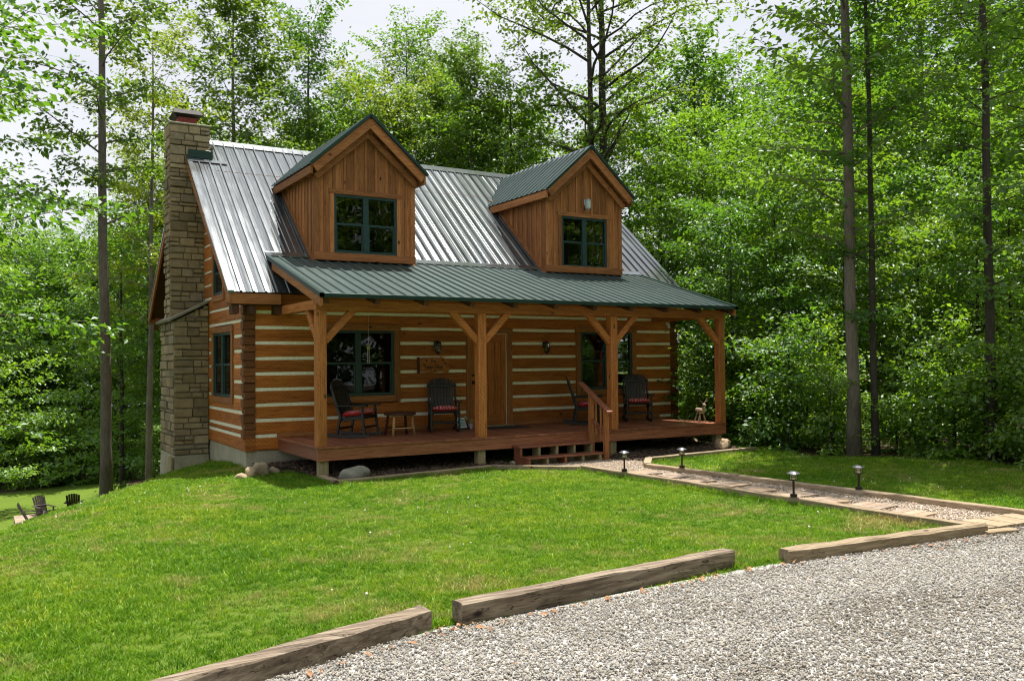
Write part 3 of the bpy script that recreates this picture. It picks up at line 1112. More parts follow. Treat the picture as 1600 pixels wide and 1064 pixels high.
# rake edges, soffits and fascias of the main roof
for X, s in ((RX0, 1), (RX1, -1)):
    for front in (True, False):
        def py(y):
            return y if front else 2 * RY - y
        off = 1 if front else -1
        x0, x1 = sorted((X, X + s * .045))
        pts = [(x0, py(EY - .01), zr(EY) - .02), (x0, py(RY), RZ - .02), (x0, py(RY), RZ - .26), (x0, py(EY - .01), zr(EY) - .24)]
        MB().prism(pts, (x1 - x0, 0, 0)).build('rake_board', 'trim_y', roof)
        x0, x1 = sorted((X - s * .012, X + s * .10))
        pts = [(x0, py(EY - .02), zr(EY) + .028), (x0, py(RY), RZ + .028), (x0, py(RY), RZ - .03), (x0, py(EY - .02), zr(EY) - .03)]
        MB().prism(pts, (x1 - x0, 0, 0)).build('rake_trim', 'roof_metal', roof)
        x0, x1 = sorted((X + s * .046, X + s * .43))
        pts = [(x0, py(EY + .02), zr(EY) - .03), (x0, py(RY), RZ - .05), (x0, py(RY), RZ - .12), (x0, py(EY + .02), zr(EY) - .10)]
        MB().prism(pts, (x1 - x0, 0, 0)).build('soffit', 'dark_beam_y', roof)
for y in (EY, 2 * RY - EY):
    y0, y1 = (y + .005, y + .045) if y < 1 else (y - .045, y - .005)
    MB().box(RX0 + .05, .62 if y < 1 else RX1 - .05, y0, y1, zr(EY) - .23, zr(EY) - .025, .005, 2, .002).build('fascia', 'trim_x', roof)
MB().box(10.43, RX1 - .05, EY + .005, EY + .045, zr(EY) - .23, zr(EY) - .025, .005).build('fascia', 'trim_x', roof)
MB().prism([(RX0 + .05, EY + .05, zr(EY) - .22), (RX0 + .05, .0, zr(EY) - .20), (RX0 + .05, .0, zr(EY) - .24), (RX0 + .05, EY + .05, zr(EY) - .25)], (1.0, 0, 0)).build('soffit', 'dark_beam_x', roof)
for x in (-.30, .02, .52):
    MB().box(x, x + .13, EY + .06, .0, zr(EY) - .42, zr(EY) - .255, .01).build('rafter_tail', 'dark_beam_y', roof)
MB().box(-.30, -.17, HD, HD + .28, zr(EY) - .42, zr(EY) - .255, .01).build('rafter_tail', 'dark_beam_y', roof)
# flashing where the stack meets the roof
MB().box(-.36, UX1 + .05, UY0 - .075, UY0 - .05, zr(UY0) - .02, zr(UY0) + .17, .004).build('flashing', 'green_trim_metal', roof)
MB().beam((-.36, UY0 - .14, zr(UY0 - .14) + .036), (UX1 + .36, UY0 - .14, zr(UY0 - .14) + .036), .13, .008, (0, -RS, 1), .001).build('flashing', 'roof_metal', roof)
MB().box(UX1 + .045, UX1 + .07, UY0 - .075, UY1 + .05, zr(UY0) + .0, zr(UY0) + .32, .004).build('flashing', 'roof_metal', roof)
MB().box(.2, HW - .2, 3.3, 3.36, 2.72, 5.9, .01).build('attic_partition', 'interior', cabin)

# ------------------------------------------------------------------ dormers
for di, c in enumerate(DCS):
    dm = sub('dormer', cabin, (c, DY, DZ0))
    tag(dm, 'dormer nearer the chimney with plain gable boards' if di == 0 else 'dormer with a lantern above its window')
    wx0, wx1 = (c - .712, c + .712) if di == 0 else (c - .690, c + .672)
    wz0, wz1 = (3.772, 5.02) if di == 0 else (3.745, 4.995)
    top = lambda x: DZA - DSL * abs(x - c) - .13
    L, R = c - DHW, c + DHW

    def vboard(x0, x1, zb, y0=DY, th=.03, name='siding_board', mat='siding_z'):
        pts = [(x0, y0, zb), (x1, y0, zb)]
        if x0 < c < x1:
            pts += [(x1, y0, top(x1)), (c, y0, top(c)), (x0, y0, top(x0))]
        else:
            pts += [(x1, y0, top(x1)), (x0, y0, top(x0))]
        MB().prism([(p[0], p[1], p[2]) for p in pts], (0, th, 0)).build(name, mat, dm)

    joints = list(np.linspace(L, wx0, 3)) + list(np.linspace(wx0, wx1, 7))[1:] + list(np.linspace(wx1, R, 3))[1:]
    for a, b in zip(joints[:-1], joints[1:]):
        mid = (a + b) / 2
        vboard(a + .003, b - .003, wz1 if wx0 < mid < wx1 else DZ0 + .12)
    for x in joints:
        inwin = wx0 + .02 < x < wx1 - .02
        xx = min(max(x, L + .025), R - .025)
        if inwin:
            vboard(xx - .024, xx + .024, wz1 + .09, DY - .02, .0195, 'batten')
        elif abs(x - wx0) > .05 and abs(x - wx1) > .05:
            vboard(xx - .024, xx + .024, DZ0 + .12, DY - .02, .0195, 'batten')
        else:
            vboard(xx - .024, xx + .024, wz1 + .09, DY - .02, .0195, 'batten')
    for x0, x1 in ((L - .025, L + .085), (R - .085, R + .025)):
        pts = [(x0, DY - .028, DZ0 + .0), (x1, DY - .028, DZ0 + .0), (x1, DY - .028, top(x1) - .03), (x0, DY - .028, top(x1) - .03)]
        MB().prism(pts, (0, .027, 0)).build('corner_board', 'siding_z', dm)
    MB().box(L - .03, R + .03, DY - .035, DY + .03, DZ0 - .05, DZ0 + .115, .006, 2, .003).build('base_board', 'trim_x', dm)
    window(dm, 'x', wx0, wx1, wz0, wz1, DY, -1, trim='siding', trim_w=.10, trim_bottom=False)
    # cheeks
    for sx in (-1, 1):
        X = c + sx * DHW
        zt = DZA - DSL * DHW - .10
        ye = RY - (RZ - zt) / RS
        n = 12
        for k in range(n):
            ya, yb = DY + .031 + (ye - DY - .031) * k / n, DY + .031 + (ye - DY - .031) * (k + 1) / n
            x0, x1 = sorted((X, X - sx * .03))
            pts = [(x0, ya + .002, zr(ya) - .05), (x0, yb - .002, zr(yb) - .05), (x0, yb - .002, zt), (x0, ya + .002, zt)]
            MB().prism(pts, (x1 - x0, 0, 0)).build('siding_board', 'siding_z', dm)
            if sx < 0 and k:
                x0 = X - .02
                pts = [(x0, ya - .022, zr(ya) - .0), (x0, ya + .022, zr(ya) - .0), (x0, ya + .022, zt), (x0, ya - .022, zt)]
                MB().prism(pts, (.0195, 0, 0)).build('batten', 'siding_z', dm)
        x0, x1 = sorted((X + sx * .001, X + sx * .034))
        MB().prism([(x0, DY - .02, zr(DY) + .04), (x0, ye, zr(ye) + .04), (x0, ye, zr(ye) + .15), (x0, DY - .02, zr(DY) + .17)], (x1 - x0, 0, 0)).build('skirt_board', 'siding_y', dm)
        MB().prism([(X + sx * .036, DY - .03, zr(DY) + .026), (X + sx * .036, ye + .05, zr(ye) + .07), (X + sx * .036, ye + .05, zr(ye) + .10), (X + sx * .036, DY - .03, zr(DY) + .056)], (sx * .05, 0, 0)).build('flashing', 'roof_metal', dm)
        # roof slope, fascia, barge boards
        tmax = lambda y: min(DH, max(0.0, (DZA - zr(y)) / DSL))
        strips('roof_sheet', dm, DYF, 4.27, .235, (lambda s_: lambda u, t: Vector((c + s_ * t, u, DZA - DSL * t)))(sx), (sx * DSL, 0, 1),
               lambda u: [(0.0, tmax(u))], minor=.45, mat='painted_metal')
        A, B = Vector((c, DYF, DZA)), Vector((c + sx * DH, DYF, DEZ))
        nn = Vector((sx * DSL, 0, 1)).normalized()
        dd = (B - A).normalized()
        MB().beam(A + nn * .005 + V(0, -.008, 0), B + nn * .005 + V(0, -.008, 0) + dd * .02, .05, .065, (0, 0, 1), .003).build('rake_trim', 'green_trim_metal', dm)
        MB().beam(A - nn * .125 + V(0, .03, 0) + dd * .0, B - nn * .125 + V(0, .03, 0) + dd * .005, .045, .175, (0, 0, 1), .005, 3, .002).build('barge_board', 'siding_x', dm)
        MB().beam(A - nn * .275 + V(0, .20, 0) - dd * .02, B - nn * .275 + V(0, .20, 0) + dd * .03, .05, .125, (0, 0, 1), .005, 3, .002).build('gable_rafter', 'siding_x', dm)
        # soffit under the front and side overhang
        MB().prism([A - nn * .035, B - nn * .035, B - nn * .075, A - nn * .075], (0, 2.85, 0)).build('soffit', 'siding_y', dm)
        ye2 = RY - (RZ - DEZ) / RS
        x0, x1 = sorted((c + sx * (DH - .005), c + sx * (DH - .05)))
        MB().box(x0, x1, DYF + .055, ye2 - .12, DEZ - .20, DEZ - .03, .005, 2, .002).build('fascia', 'siding_y', dm)
        for y in (.45, .95, 1.45, 1.95, 2.4):
            x0, x1 = sorted((c + sx * (DH - .055), c + sx * (DHW + .002)))
            MB().box(x0, x1, y, y + .08, DEZ - .19, DEZ - .02, .006).build('rafter_tail', 'siding_x', dm)
    MB().prism([(c - .09, DYF - .02, DZA - .075), (c, DYF - .02, DZA + .028), (c + .09, DYF - .02, DZA - .075), (c, DYF - .02, DZA + .008)], (0, 4.3, 0)).build('ridge_cap', 'roof_metal', dm)
    MB().box(c - .04, c + .04, DYF + .17, DYF + .33, DZA - .46, DZA - .30, .005).build('ridge_beam_end', 'siding_y', dm)

# ------------------------------------------------------------------ porch
PX0, PX1, PYE, PYT, PSL, PZE = .60, 10.43, -2.75, .655, .3006, 2.655


def zp(y):
    return PZE + PSL * (y - PYE)


porch = sub('porch_roof', cabin, (HW / 2, -1, 2.6))
strips('roof_sheet', porch, PX0, PX1, .235, lambda u, y: Vector((u, y, zp(y))), (0, -PSL, 1), lambda u: [(PYE, PYT)], minor=.3, mat='painted_metal')
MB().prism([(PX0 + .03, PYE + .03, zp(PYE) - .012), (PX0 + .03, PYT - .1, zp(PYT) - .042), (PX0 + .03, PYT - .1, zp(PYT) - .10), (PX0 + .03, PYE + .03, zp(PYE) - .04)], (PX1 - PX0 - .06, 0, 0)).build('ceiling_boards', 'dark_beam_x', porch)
MB().box(PX0 - .02, PX1 + .02, PYE - .02, PYE + .004, PZE - .05, PZE + .024, .003).build('drip_edge', 'green_trim_metal', porch)
for X, s in ((PX0, 1), (PX1, -1)):
    x0, x1 = sorted((X - s * .02, X + s * .06))
    MB().prism([(x0, PYE - .02, zp(PYE) + .03), (x0, PYT, zp(PYT) + .03), (x0, PYT, zp(PYT) - .05), (x0, PYE - .02, zp(PYE) - .05)], (x1 - x0, 0, 0)).build('rake_trim', 'green_trim_metal', porch)
    x0, x1 = sorted((X + s * .0, X + s * .05))
    MB().prism([(x0, PYE + .02, zp(PYE) - .052), (x0, PYT - .4, zp(PYT - .4) - .052), (x0, PYT - .4, zp(PYT - .4) - .20), (x0, PYE + .02, zp(PYE) - .20)], (x1 - x0, 0, 0)).build('rake_board', 'trim_y', porch)
MB().prism([(PX0 - .02, PYT - .10, zp(PYT - .1) + .03), (PX0 - .02, PYT + .02, zp(PYT) + .045), (PX0 - .02, PYT + .10, zr(PYT + .1) + .035), (PX0 - .02, PYT + .10, zr(PYT + .1) + .027), (PX0 - .02, PYT - .1, zp(PYT - .1) + .022)], (PX1 - PX0 + .04, 0, 0)).build('flashing', 'roof_metal', porch)
POSTX = [.735, 3.965, 7.18, 10.30]
MB().beam((PX0 + .03, -2.32, 2.505), (PX1 - .03, -2.32, 2.505), .17, .19, (0, 0, 1), .01, 8, .004).build('beam', 'post_x', porch)
for x in (POSTX[0], POSTX[3]):
    MB().beam((x, -2.23, 2.51), (x, .0, 2.51), .17, .17, (0, 0, 1), .01, 3, .004).build('tie_beam', 'post_y', porch)
for x in np.linspace(.72, 10.31, 11):
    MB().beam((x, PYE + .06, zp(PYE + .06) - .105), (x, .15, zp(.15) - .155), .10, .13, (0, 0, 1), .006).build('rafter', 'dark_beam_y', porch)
for k, x in enumerate(POSTX):
    MB().box(x - .09, x + .09, -2.41, -2.23, .001, 2.409, .012, 5, .003).build('porch_post', 'post_z', porch)
    sides = [1] if k == 0 else [-1] if k == 3 else [-1, 1]
    for s in sides:
        MB().beam((x + s * .07, -2.32, 1.86), (x + s * .64, -2.32, 2.45), .11, .13, (0, 0, 1), .01, 2, .003).build('brace', 'post_x', porch)
    if k in (0, 3):
        MB().beam((x, -2.25, 1.86), (x, -1.68, 2.45), .11, .13, (0, 0, 1), .01, 2, .003).build('brace', 'post_y', porch)

deck = sub('porch_deck', cabin, (HW / 2, -1.2, -.1))
DX0, DX1 = .625, 10.39
nb = 70
bw = (DX1 - DX0) / nb
for k in range(nb):
    x = DX0 + k * bw
    MB().box(x + .002, x + bw - .002, -2.44 + random.uniform(-.006, .004), -.006, -.035, random.uniform(-.002, .002), .004).build('deck_board', 'deckwood_y', deck)
MB().box(DX0 + .02, DX1 - .02, -2.42, -2.38, -.25, -.037, .005, 4, .002).build('rim_board', 'deckwood_x', deck)
for x0 in (DX0 + .02, DX1 - .06):
    MB().box(x0, x0 + .04, -2.379, -.0, -.25, -.037, .005).build('rim_board', 'deckwood_y', deck)
for x in np.linspace(1.3, 9.8, 15):
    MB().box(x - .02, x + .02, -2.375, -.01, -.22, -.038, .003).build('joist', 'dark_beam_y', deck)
for a, b in ((.22, DOOR[0] - .005), (DOOR[1] + .005, 10.42)):
    MB().box(max(a, DX0), b, -.028, -.003, .003, .095, .004).build('base_board', 'trim_x', deck)
for x in (.78, 3.95, 7.15, 10.2):
    MB().box(x - .085, x + .085, -2.37, -2.20, -.72, -.251, .01).build('deck_post', 'treated_z', deck)

steps = sub('porch_steps', cabin, (5.5, -2.7, GZ))
SX0, SX1 = 4.62, 6.40
for zt, y0, y1 in ((-.195, -2.72, -2.44), (-.385, -3.02, -2.73)):
    MB().box(SX0 - .03, SX1, y0, y1, zt - .04, zt, .006, 3, .002).build('tread', 'deckwood_x', steps)
for k, x in enumerate(np.linspace(SX0 + .03, SX1 - .06, 5)):
    MB().box(x - .025, x + .025, -2.70, -2.45, GZ - .02, -.237, .004).build('riser_block', 'treated_z' if 0 < k else 'deckwood_z', steps)
    MB().box(x - .025, x + .025, -3.0, -2.705, GZ - .02, -.427, .004).build('riser_block', 'deckwood_z' if k in (0, 2) else 'treated_z', steps)
rail = sub('handrail', cabin, (6.48, -2.6, 0))
HX = 6.49
MB().beam((HX, -2.12, 1.0), (HX, -3.13, .42), .14, .036, (0, 0, 1), .006).build('top_rail', 'deckwood_y', rail)
MB().beam((HX + .01, -2.40, .30), (HX + .01, -2.95, -.02), .05, .08, (0, 0, 1), .006).build('bottom_rail', 'deckwood_y', rail)
MB().box(HX - .05, HX + .05, -2.535, -2.445, -.45, .76, .006).build('newel', 'trim_z', rail)
MB().box(HX - .05, HX + .05, -3.04, -2.95, GZ - .03, .47, .006).build('newel', 'trim_z', rail)
for y in (-2.66, -2.82):
    zz = 1.0 + (y + 2.12) * .574 - .03
    MB().box(HX - .016, HX + .016, y - .016, y + .016, zz - .72, zz, .004).build('baluster', 'trim_z', rail)

# ------------------------------------------------------------------ porch furniture
def rocking_chair(label, loc, deg):
    t = thing('rocking_chair', label, 'chair', (0, 0, 0), 'black rocking chairs on the porch')
    W2 = .29
    for s in (-1, 1):
        ys = np.linspace(-.44, .52, 9)
        lo = [(s * W2 - .02, y, .004 + .16 * (y - .02) ** 2) for y in ys]
        hi = [(s * W2 - .02, y, .055 + .15 * (y - .02) ** 2) for y in ys[::-1]]
        m = MB()
        for i in range(8):
            m.prism([lo[i], lo[i + 1], hi[7 - i], hi[8 - i]], (.04, 0, 0))
        m.build('rocker', 'black_paint_y', t)
        MB().beam((s * W2, -.33, .06), (s * W2, -.27, .62), .042, .05, (0, 1, 0)).build('leg', 'black_paint_z', t)
        MB().beam((s * W2, .26, .06), (s * W2, .20, .40), .042, .05, (0, 1, 0)).build('leg', 'black_paint_z', t)
        MB().beam((s * W2, .18, .36), (s * (W2 - .01), .40, 1.02), .042, .05, (0, 1, 0)).build('back_post', 'black_paint_z', t)
        MB().beam((s * (W2 + .01), -.39, .635), (s * (W2 + .01), .29, .625), .10, .03, (0, 0, 1), .008).build('arm', 'black_paint_y', t)
        MB().beam((s * (W2 - .035), -.30, .40), (s * (W2 - .035), .22, .34), .03, .06).build('seat_rail', 'black_paint_y', t)
    for k in range(6):
        y = -.30 + k * .10
        MB().beam((-W2 + .03, y, .435 - .11 * (y + .3)), (W2 - .03, y, .435 - .11 * (y + .3)), .088, .02, (0, 0, 1), .004).build('seat_slat', 'black_paint_x', t)
    n = 7
    for k in range(n):
        x = (k - (n - 1) / 2) * .072
        top = 1.12 - .9 * x * x
        yb = .035 * (1 - (x / .25) ** 2)
        MB().beam((x * .92, .20 + yb, .40), (x, .42 + yb, top), .066, .018, (0, 1, 0), .004).build('back_slat', 'dark_brown_z', t)
    MB().beam((-W2 - .03, .385, .96), (W2 + .03, .385, .96), .03, .06).build('top_rail', 'black_paint_x', t)
    MB().beam((-W2, .245, .47), (W2, .245, .47), .03, .05).build('back_rail', 'black_paint_x', t)
    MB().beam((-W2, -.305, .21), (W2, -.305, .21), .025, .045).build('stretcher', 'black_paint_x', t)
    MB().beam((-W2, .24, .18), (W2, .24, .18), .025, .045).build('stretcher', 'black_paint_x', t)
    t.location = loc
    t.rotation_euler = (0, 0, rad(deg))
    return t


def cushion(label, loc, deg):
    n = 12
    vs, fs = [], []
    for side in (1, -1):
        for j in range(n + 1):
            for i in range(n + 1):
                u, v = 2 * i / n - 1, 2 * j / n - 1
                puff = ((1 - abs(u) ** 5) * (1 - abs(v) ** 5)) ** .5
                tuft = 1 - .12 * (math.cos(u * 3.1) * math.cos(v * 3.1)) ** 2
                vs.append((u * .262 * (1 - .05 * v * v), v * .25 * (1 - .05 * u * u), side * (.010 + .058 * puff * tuft) - .11 * v * .24))
    b = (n + 1) ** 2
    for j in range(n):
        for i in range(n):
            a = j * (n + 1) + i
            fs.append((a, a + 1, a + n + 2, a + n + 1))
            fs.append((b + a + n + 1, b + a + n + 2, b + a + 1, b + a))
    for i in range(n):
        for q in ((i, i + 1), (n * (n + 1) + i + 1, n * (n + 1) + i)):
            fs.append((q[1], q[0], b + q[0], b + q[1]))
        for q in ((i * (n + 1), (i + 1) * (n + 1)), ((i + 1) * (n + 1) + n, i * (n + 1) + n)):
            fs.append((q[0], q[1], b + q[1], b + q[0]))
    me = bpy.data.meshes.new('seat_cushion')
    me.from_pydata(vs, [], fs)
    me.materials.append(MAT['cushion_cloth'])
    me.polygons.foreach_set('use_smooth', [True] * len(me.polygons))
    o = bpy.data.objects.new('seat_cushion', me)
    COL.objects.link(o)
    a = rad(deg)
    ox, oy = -.05 * -math.sin(a), -.05 * math.cos(a)
    o.location = (loc[0] + ox, loc[1] + oy, .475)
    o.rotation_euler = (0, 0, a)
    return tag(o, label, 'cushion', 'red patterned seat cushions')


for loc, deg, lab, cl in (
    ((1.98, -.78, 0), 42, 'black rocking chair turned sideways beside the small log table', 'red patterned cushion on the sideways chair by the log table'),
    ((3.98, -.66, 0), -20, 'black rocking chair facing out under the hanging wooden sign', 'red patterned cushion on the chair under the wooden sign'),
    ((7.62, -.70, 0), 58, 'black rocking chair turned towards the handrail right of the door', 'red cushion on the chair behind the step handrail'),
    ((9.20, -.66, 0), -30, 'black rocking chair facing out by the porch corner window', 'red patterned cushion on the chair nearest the forest'),
):
    rocking_chair(lab, loc, deg)
    cushion(cl, loc, deg)

tb = thing('log_table', 'small log table with pale splayed legs between two rocking chairs', 'table', (2.86, -.92, 0))
MB().lathe((2.86, -.92, .40), [(.30, 0), (.325, .015), (.325, .05), (.31, .06)], 18).build('table_top', 'dark_beam_x', tb)
for dx, dy in ((-.19, -.16), (.19, -.16), (-.19, .16), (.19, .16)):
    MB().tube([(2.86 + dx * 1.25, -.92 + dy * 1.25, 0), (2.86 + dx * 1.1, -.92 + dy * 1.1, .2), (2.86 + dx, -.92 + dy, .41)], [.026, .03, .024], 8).build('leg', 'pale_pole_z' if dy < 0 else 'dark_beam_z', tb, True)
MB().cyl((2.64, -1.13, .15), (3.08, -1.13, .15), .013).build('stretcher', 'pale_pole_x', tb)
MB().cyl((2.64, -.71, .15), (3.08, -.71, .15), .013).build('stretcher', 'dark_beam_x', tb)

# wooden name sign ---------------------------------------------------------------
sg = thing('hanging_sign', 'carved log slab sign reading The Lazy Dog above a rocking chair', 'sign', (4.06, -.02, 1.23))
pts = [(3.72, 1.25), (4.0, 1.235), (4.22, 1.25), (4.40, 1.225), (4.435, 1.30), (4.40, 1.40), (4.43, 1.49), (4.30, 1.55), (4.24, 1.585), (4.20, 1.56), (4.0, 1.565), (3.72, 1.555)]
MB().prism([(x, -.012, z) for x, z in pts], (0, -.035, 0)).build('slab', 'post_x', sg)
MB().box(3.665, 3.722, -.05, -.008, 1.235, 1.57, .012, 3, .005).build('bark_edge', 'dark_beam_z', sg)


def flat_text(body, size, loc, parent, mat, rot=(math.pi / 2, 0, 0), ext=.002, shear=0.0):
    c = bpy.data.curves.new('lettering', 'FONT')
    c.body = body
    c.size = size
    c.extrude = ext
    c.align_x = 'CENTER'
    c.offset = size * .02
    c.shear = shear
    ob = bpy.data.objects.new('lettering', c)
    COL.objects.link(ob)
    bpy.context.view_layer.update()
    lm = bpy.data.meshes.new_from_object(ob)
    bpy.data.objects.remove(ob)
    lm.materials.clear()
    lm.materials.append(MAT[mat])
    ob = bpy.data.objects.new('lettering', lm)
    COL.objects.link(ob)
    ob.location = Vector(loc) - WL[parent.name]
    ob.rotation_euler = rot
    ob.parent = parent
    return ob


flat_text('The', .085, (4.04, -.048, 1.455), sg, 'paint_black', shear=.1)
flat_text('Lazy Dog', .115, (4.045, -.048, 1.325), sg, 'paint_black', shear=.15)
for px, pz in ((3.82, 1.40), (3.88, 1.49), (4.28, 1.50), (4.335, 1.425), (4.08, 1.262)):
    m = MB()
    m.cyl((px, -.0475, pz), (px, -.050, pz), .016, .016, 10)
    for k in range(4):
        a = rad(35 + k * 37)
        m.cyl((px + .028 * math.cos(a), -.0475, pz + .028 * math.sin(a)), (px + .028 * math.cos(a), -.050, pz + .028 * math.sin(a)), .008, .008, 8)
    m.build('paw_print', 'paint_black', sg)


def lantern(label, x, y, z, body, glassm, h=.27):
    t = thing('wall_lantern', label, 'lantern', (x, y, z - .14))
    MB().box(x - .045, x + .045, y - .02, y, z - .01, z + .12, .008).build('back_plate', body, t)
    MB().tube([(x, y - .02, z + .09), (x, y - .07, z + .15), (x, y - .13, z + .13)], [.009, .009, .009], 6).build('bracket', body, t)
    yc = y - .12
    MB().lathe((x, yc, z), [(.03, .125), (.07, .10), (.078, .085), (.03, .085)], 8).build('hood', body, t)
    MB().lathe((x, yc, z), [(.055, -.10), (.066, .0), (.062, .084)], 8).build('lantern_glass', glassm, t)
    for k in range(4):
        a = rad(45 + 90 * k)
        MB().beam((x + .06 * math.cos(a), yc + .06 * math.sin(a), z - .10), (x + .069 * math.cos(a), yc + .069 * math.sin(a), z + .086), .012, .012).build('cage_bar', body, t)
    MB().lathe((x, yc, z), [(.062, -.10), (.058, -.12), (.02, -.15), (.008, -.165)], 8).build('base_cup', body, t)


lantern('black wall lantern above the hanging sign', 4.12, -.002, 1.79, 'black_metal', 'window_glass')
lantern('black wall lantern between the door and the porch end window', 6.95, -.002, 1.79, 'black_metal', 'window_glass')
lantern('pale silver lantern in the gable of the dormer', HW - DC + .02, DY - .02, 5.32, 'silver_lantern', 'jar_enamel')

t = thing('flood_light', 'small white flood light high on the wall near the cabin corner', 'light', (10.72, -.01, 2.33))
MB().box(10.68, 10.76, -.03, -.002, 2.36, 2.42, .006).build('mount', 'white_plastic', t)
MB().lathe((10.72, -.07, 2.28), [(.02, .11), (.035, .08), (.05, .0), (.02, -.005)], 10).build('lamp_head', 'white_plastic', t)
t = thing('wind_chime', 'thin wind chime with a yellow-green top hanging before the porch window', 'wind chime', (2.42, -.35, 1.45))
MB().cyl((2.42, -.35, 1.83), (2.42, -.35, 2.75), .002, .002, 5).build('cord', 'chinking', t)
MB().lathe((2.42, -.35, 1.74), [(.01, .09), (.034, .06), (.03, .0), (.01, -.01)], 8).build('hood', 'leaf_yellow', t)
for dx in (-.015, .015):
    MB().cyl((2.42 + dx, -.35, 1.45), (2.42 + dx, -.35, 1.74), .005, .005, 6).build('tube', 'white_plastic', t)

t = thing('small_notice_board', 'small leaning board with pale blue print beside the rocking chair', 'board', (4.55, -.35, 0))
MB().prism([(4.44, -.42, .03), (4.68, -.36, .03), (4.66, -.27, .24), (4.42, -.33, .26)], (.006, -.02, .004)).build('board', 'card_white', t)
for k in range(3):
    z = .20 - k * .055
    yy = -.455 + (z - .03) * .42
    MB().beam((4.465, yy + .004, z), (4.655, yy + .052, z - .005), .004, .022, (0, 0, 1), .001).build('print_line', 'board_print', t)
MB().box(4.40, 4.70, -.47, -.28, .0, .035, .006).build('stand', 'dark_beam_x', t)
t = thing('flower_pot', 'mauve flower pot with yellow-green leaves beside the door', 'pot', (4.80, -.33, 0))
MB().lathe((4.80, -.33, 0), [(.04, 0), (.06, .11), (.066, .115), (.06, .12)], 12).build('pot', 'mauve_pot', t)
m = MB()
for k in range(16):
    a, e = random.uniform(0, 6.28), random.uniform(.3, 1.2)
    d = Vector((math.cos(a) * math.cos(e), math.sin(a) * math.cos(e), math.sin(e))) * random.uniform(.08, .15)
    p = Vector((4.80, -.33, .11))
    s = d.cross(V(0, 0, 1)).normalized() * .022
    m.add([p, p + d * .55 + s, p + d, p + d * .55 - s], [(0, 1, 2, 3)])
m.build('leaves', 'leaf_yellow', t)
t = thing('straw_figurine', 'straw doll sitting beside the flower pot by the door', 'figurine', (4.70, -.28, 0))
MB().lathe((4.70, -.26, 0), [(.075, 0), (.08, .05), (.05, .13), (.025, .18)], 10).build('body', 'dark_beam_z', t)
MB().lathe((4.70, -.26, .17), [(.02, 0), (.045, .03), (.048, .06), (.03, .09), (.008, .10)], 10).build('head', 'straw', t)
MB().lathe((4.70, -.26, .22), [(.075, 0), (.07, .012), (.035, .02), (.03, .055), (.01, .06)], 10).build('hat', 'straw', t)
t = thing('jar_table', 'little dark side table behind the handrail', 'table', (8.42, -.6, 0))
MB().lathe((8.42, -.6, .36), [(.2, 0), (.21, .03), (.2, .04)], 14).build('table_top', 'dark_beam_x', t)
for k in range(3):
    a = rad(k * 120 + 30)
    MB().cyl((8.42 + .17 * math.cos(a), -.6 + .17 * math.sin(a), 0), (8.42 + .11 * math.cos(a), -.6 + .11 * math.sin(a), .37), .016).build('leg', 'dark_beam_z', t)
jar = MB().lathe((8.42, -.6, .401), [(.05, 0), (.065, .02), (.062, .10), (.05, .13), (.056, .15), (.05, .16)], 12).build('enamel_jar', 'jar_enamel', None, True)
tag(jar, 'pale enamel jar on the little table behind the handrail', 'jar')
t = thing('stick_reindeer', 'little stick reindeer standing at the far corner of the porch', 'ornament', (10.05, -1.95, 0))
for dx, dy in ((-.12, -.02), (.12, -.02), (-.10, .14), (.10, .14)):
    MB().cyl((10.05 + dx, -1.95 + dy, 0), (10.05 + dx * .25, -1.95 + dy * .6, .26), .014, .016, 6).build('leg', 'stick_bark', t)
MB().cyl((10.05, -2.04, .27), (10.05, -1.80, .29), .055, .05, 8).build('body', 'stick_bark', t)
MB().cyl((10.05, -2.0, .30), (10.04, -2.05, .42), .022, .02, 6).build('neck', 'stick_bark', t)
MB().cyl((10.04, -2.03, .42), (10.02, -2.14, .40), .03, .02, 7).build('head', 'stick_bark', t)
for s in (-1, 1):
    MB().tube([(10.04 + s * .01, -2.04, .43), (10.04 + s * .07, -2.03, .49), (10.04 + s * .13, -2.04, .58)], [.008, .007, .004], 5).build('antler', 'stick_bark', t)
    MB().tube([(10.04 + s * .07, -2.03, .49), (10.04 + s * .13, -2.02, .50)], [.006, .003], 5).build('antler', 'stick_bark', t)
mat_ = MB().box(5.0, 6.05, -.85, -.25, .003, .014, .003).build('door_mat', 'rubber_mat')
tag(mat_, 'dark rubber mat in front of the wooden door', 'mat')
t = thing('shadow_gap_box', 'black box in place of a shadow gap, with a pale rod, at the cabin corner under the deck', 'shadow gap', (11.12, .0, GZ))
MB().box(11.06, 11.20, -.05, .10, GZ - .02, -.20, .006).build('box', 'black_metal', t)  # black box added to stand in for the shadow gap past the foundation
MB().cyl((11.08, -.10, -.22), (11.16, -.22, GZ), .009).build('rod', 'white_plastic', t)

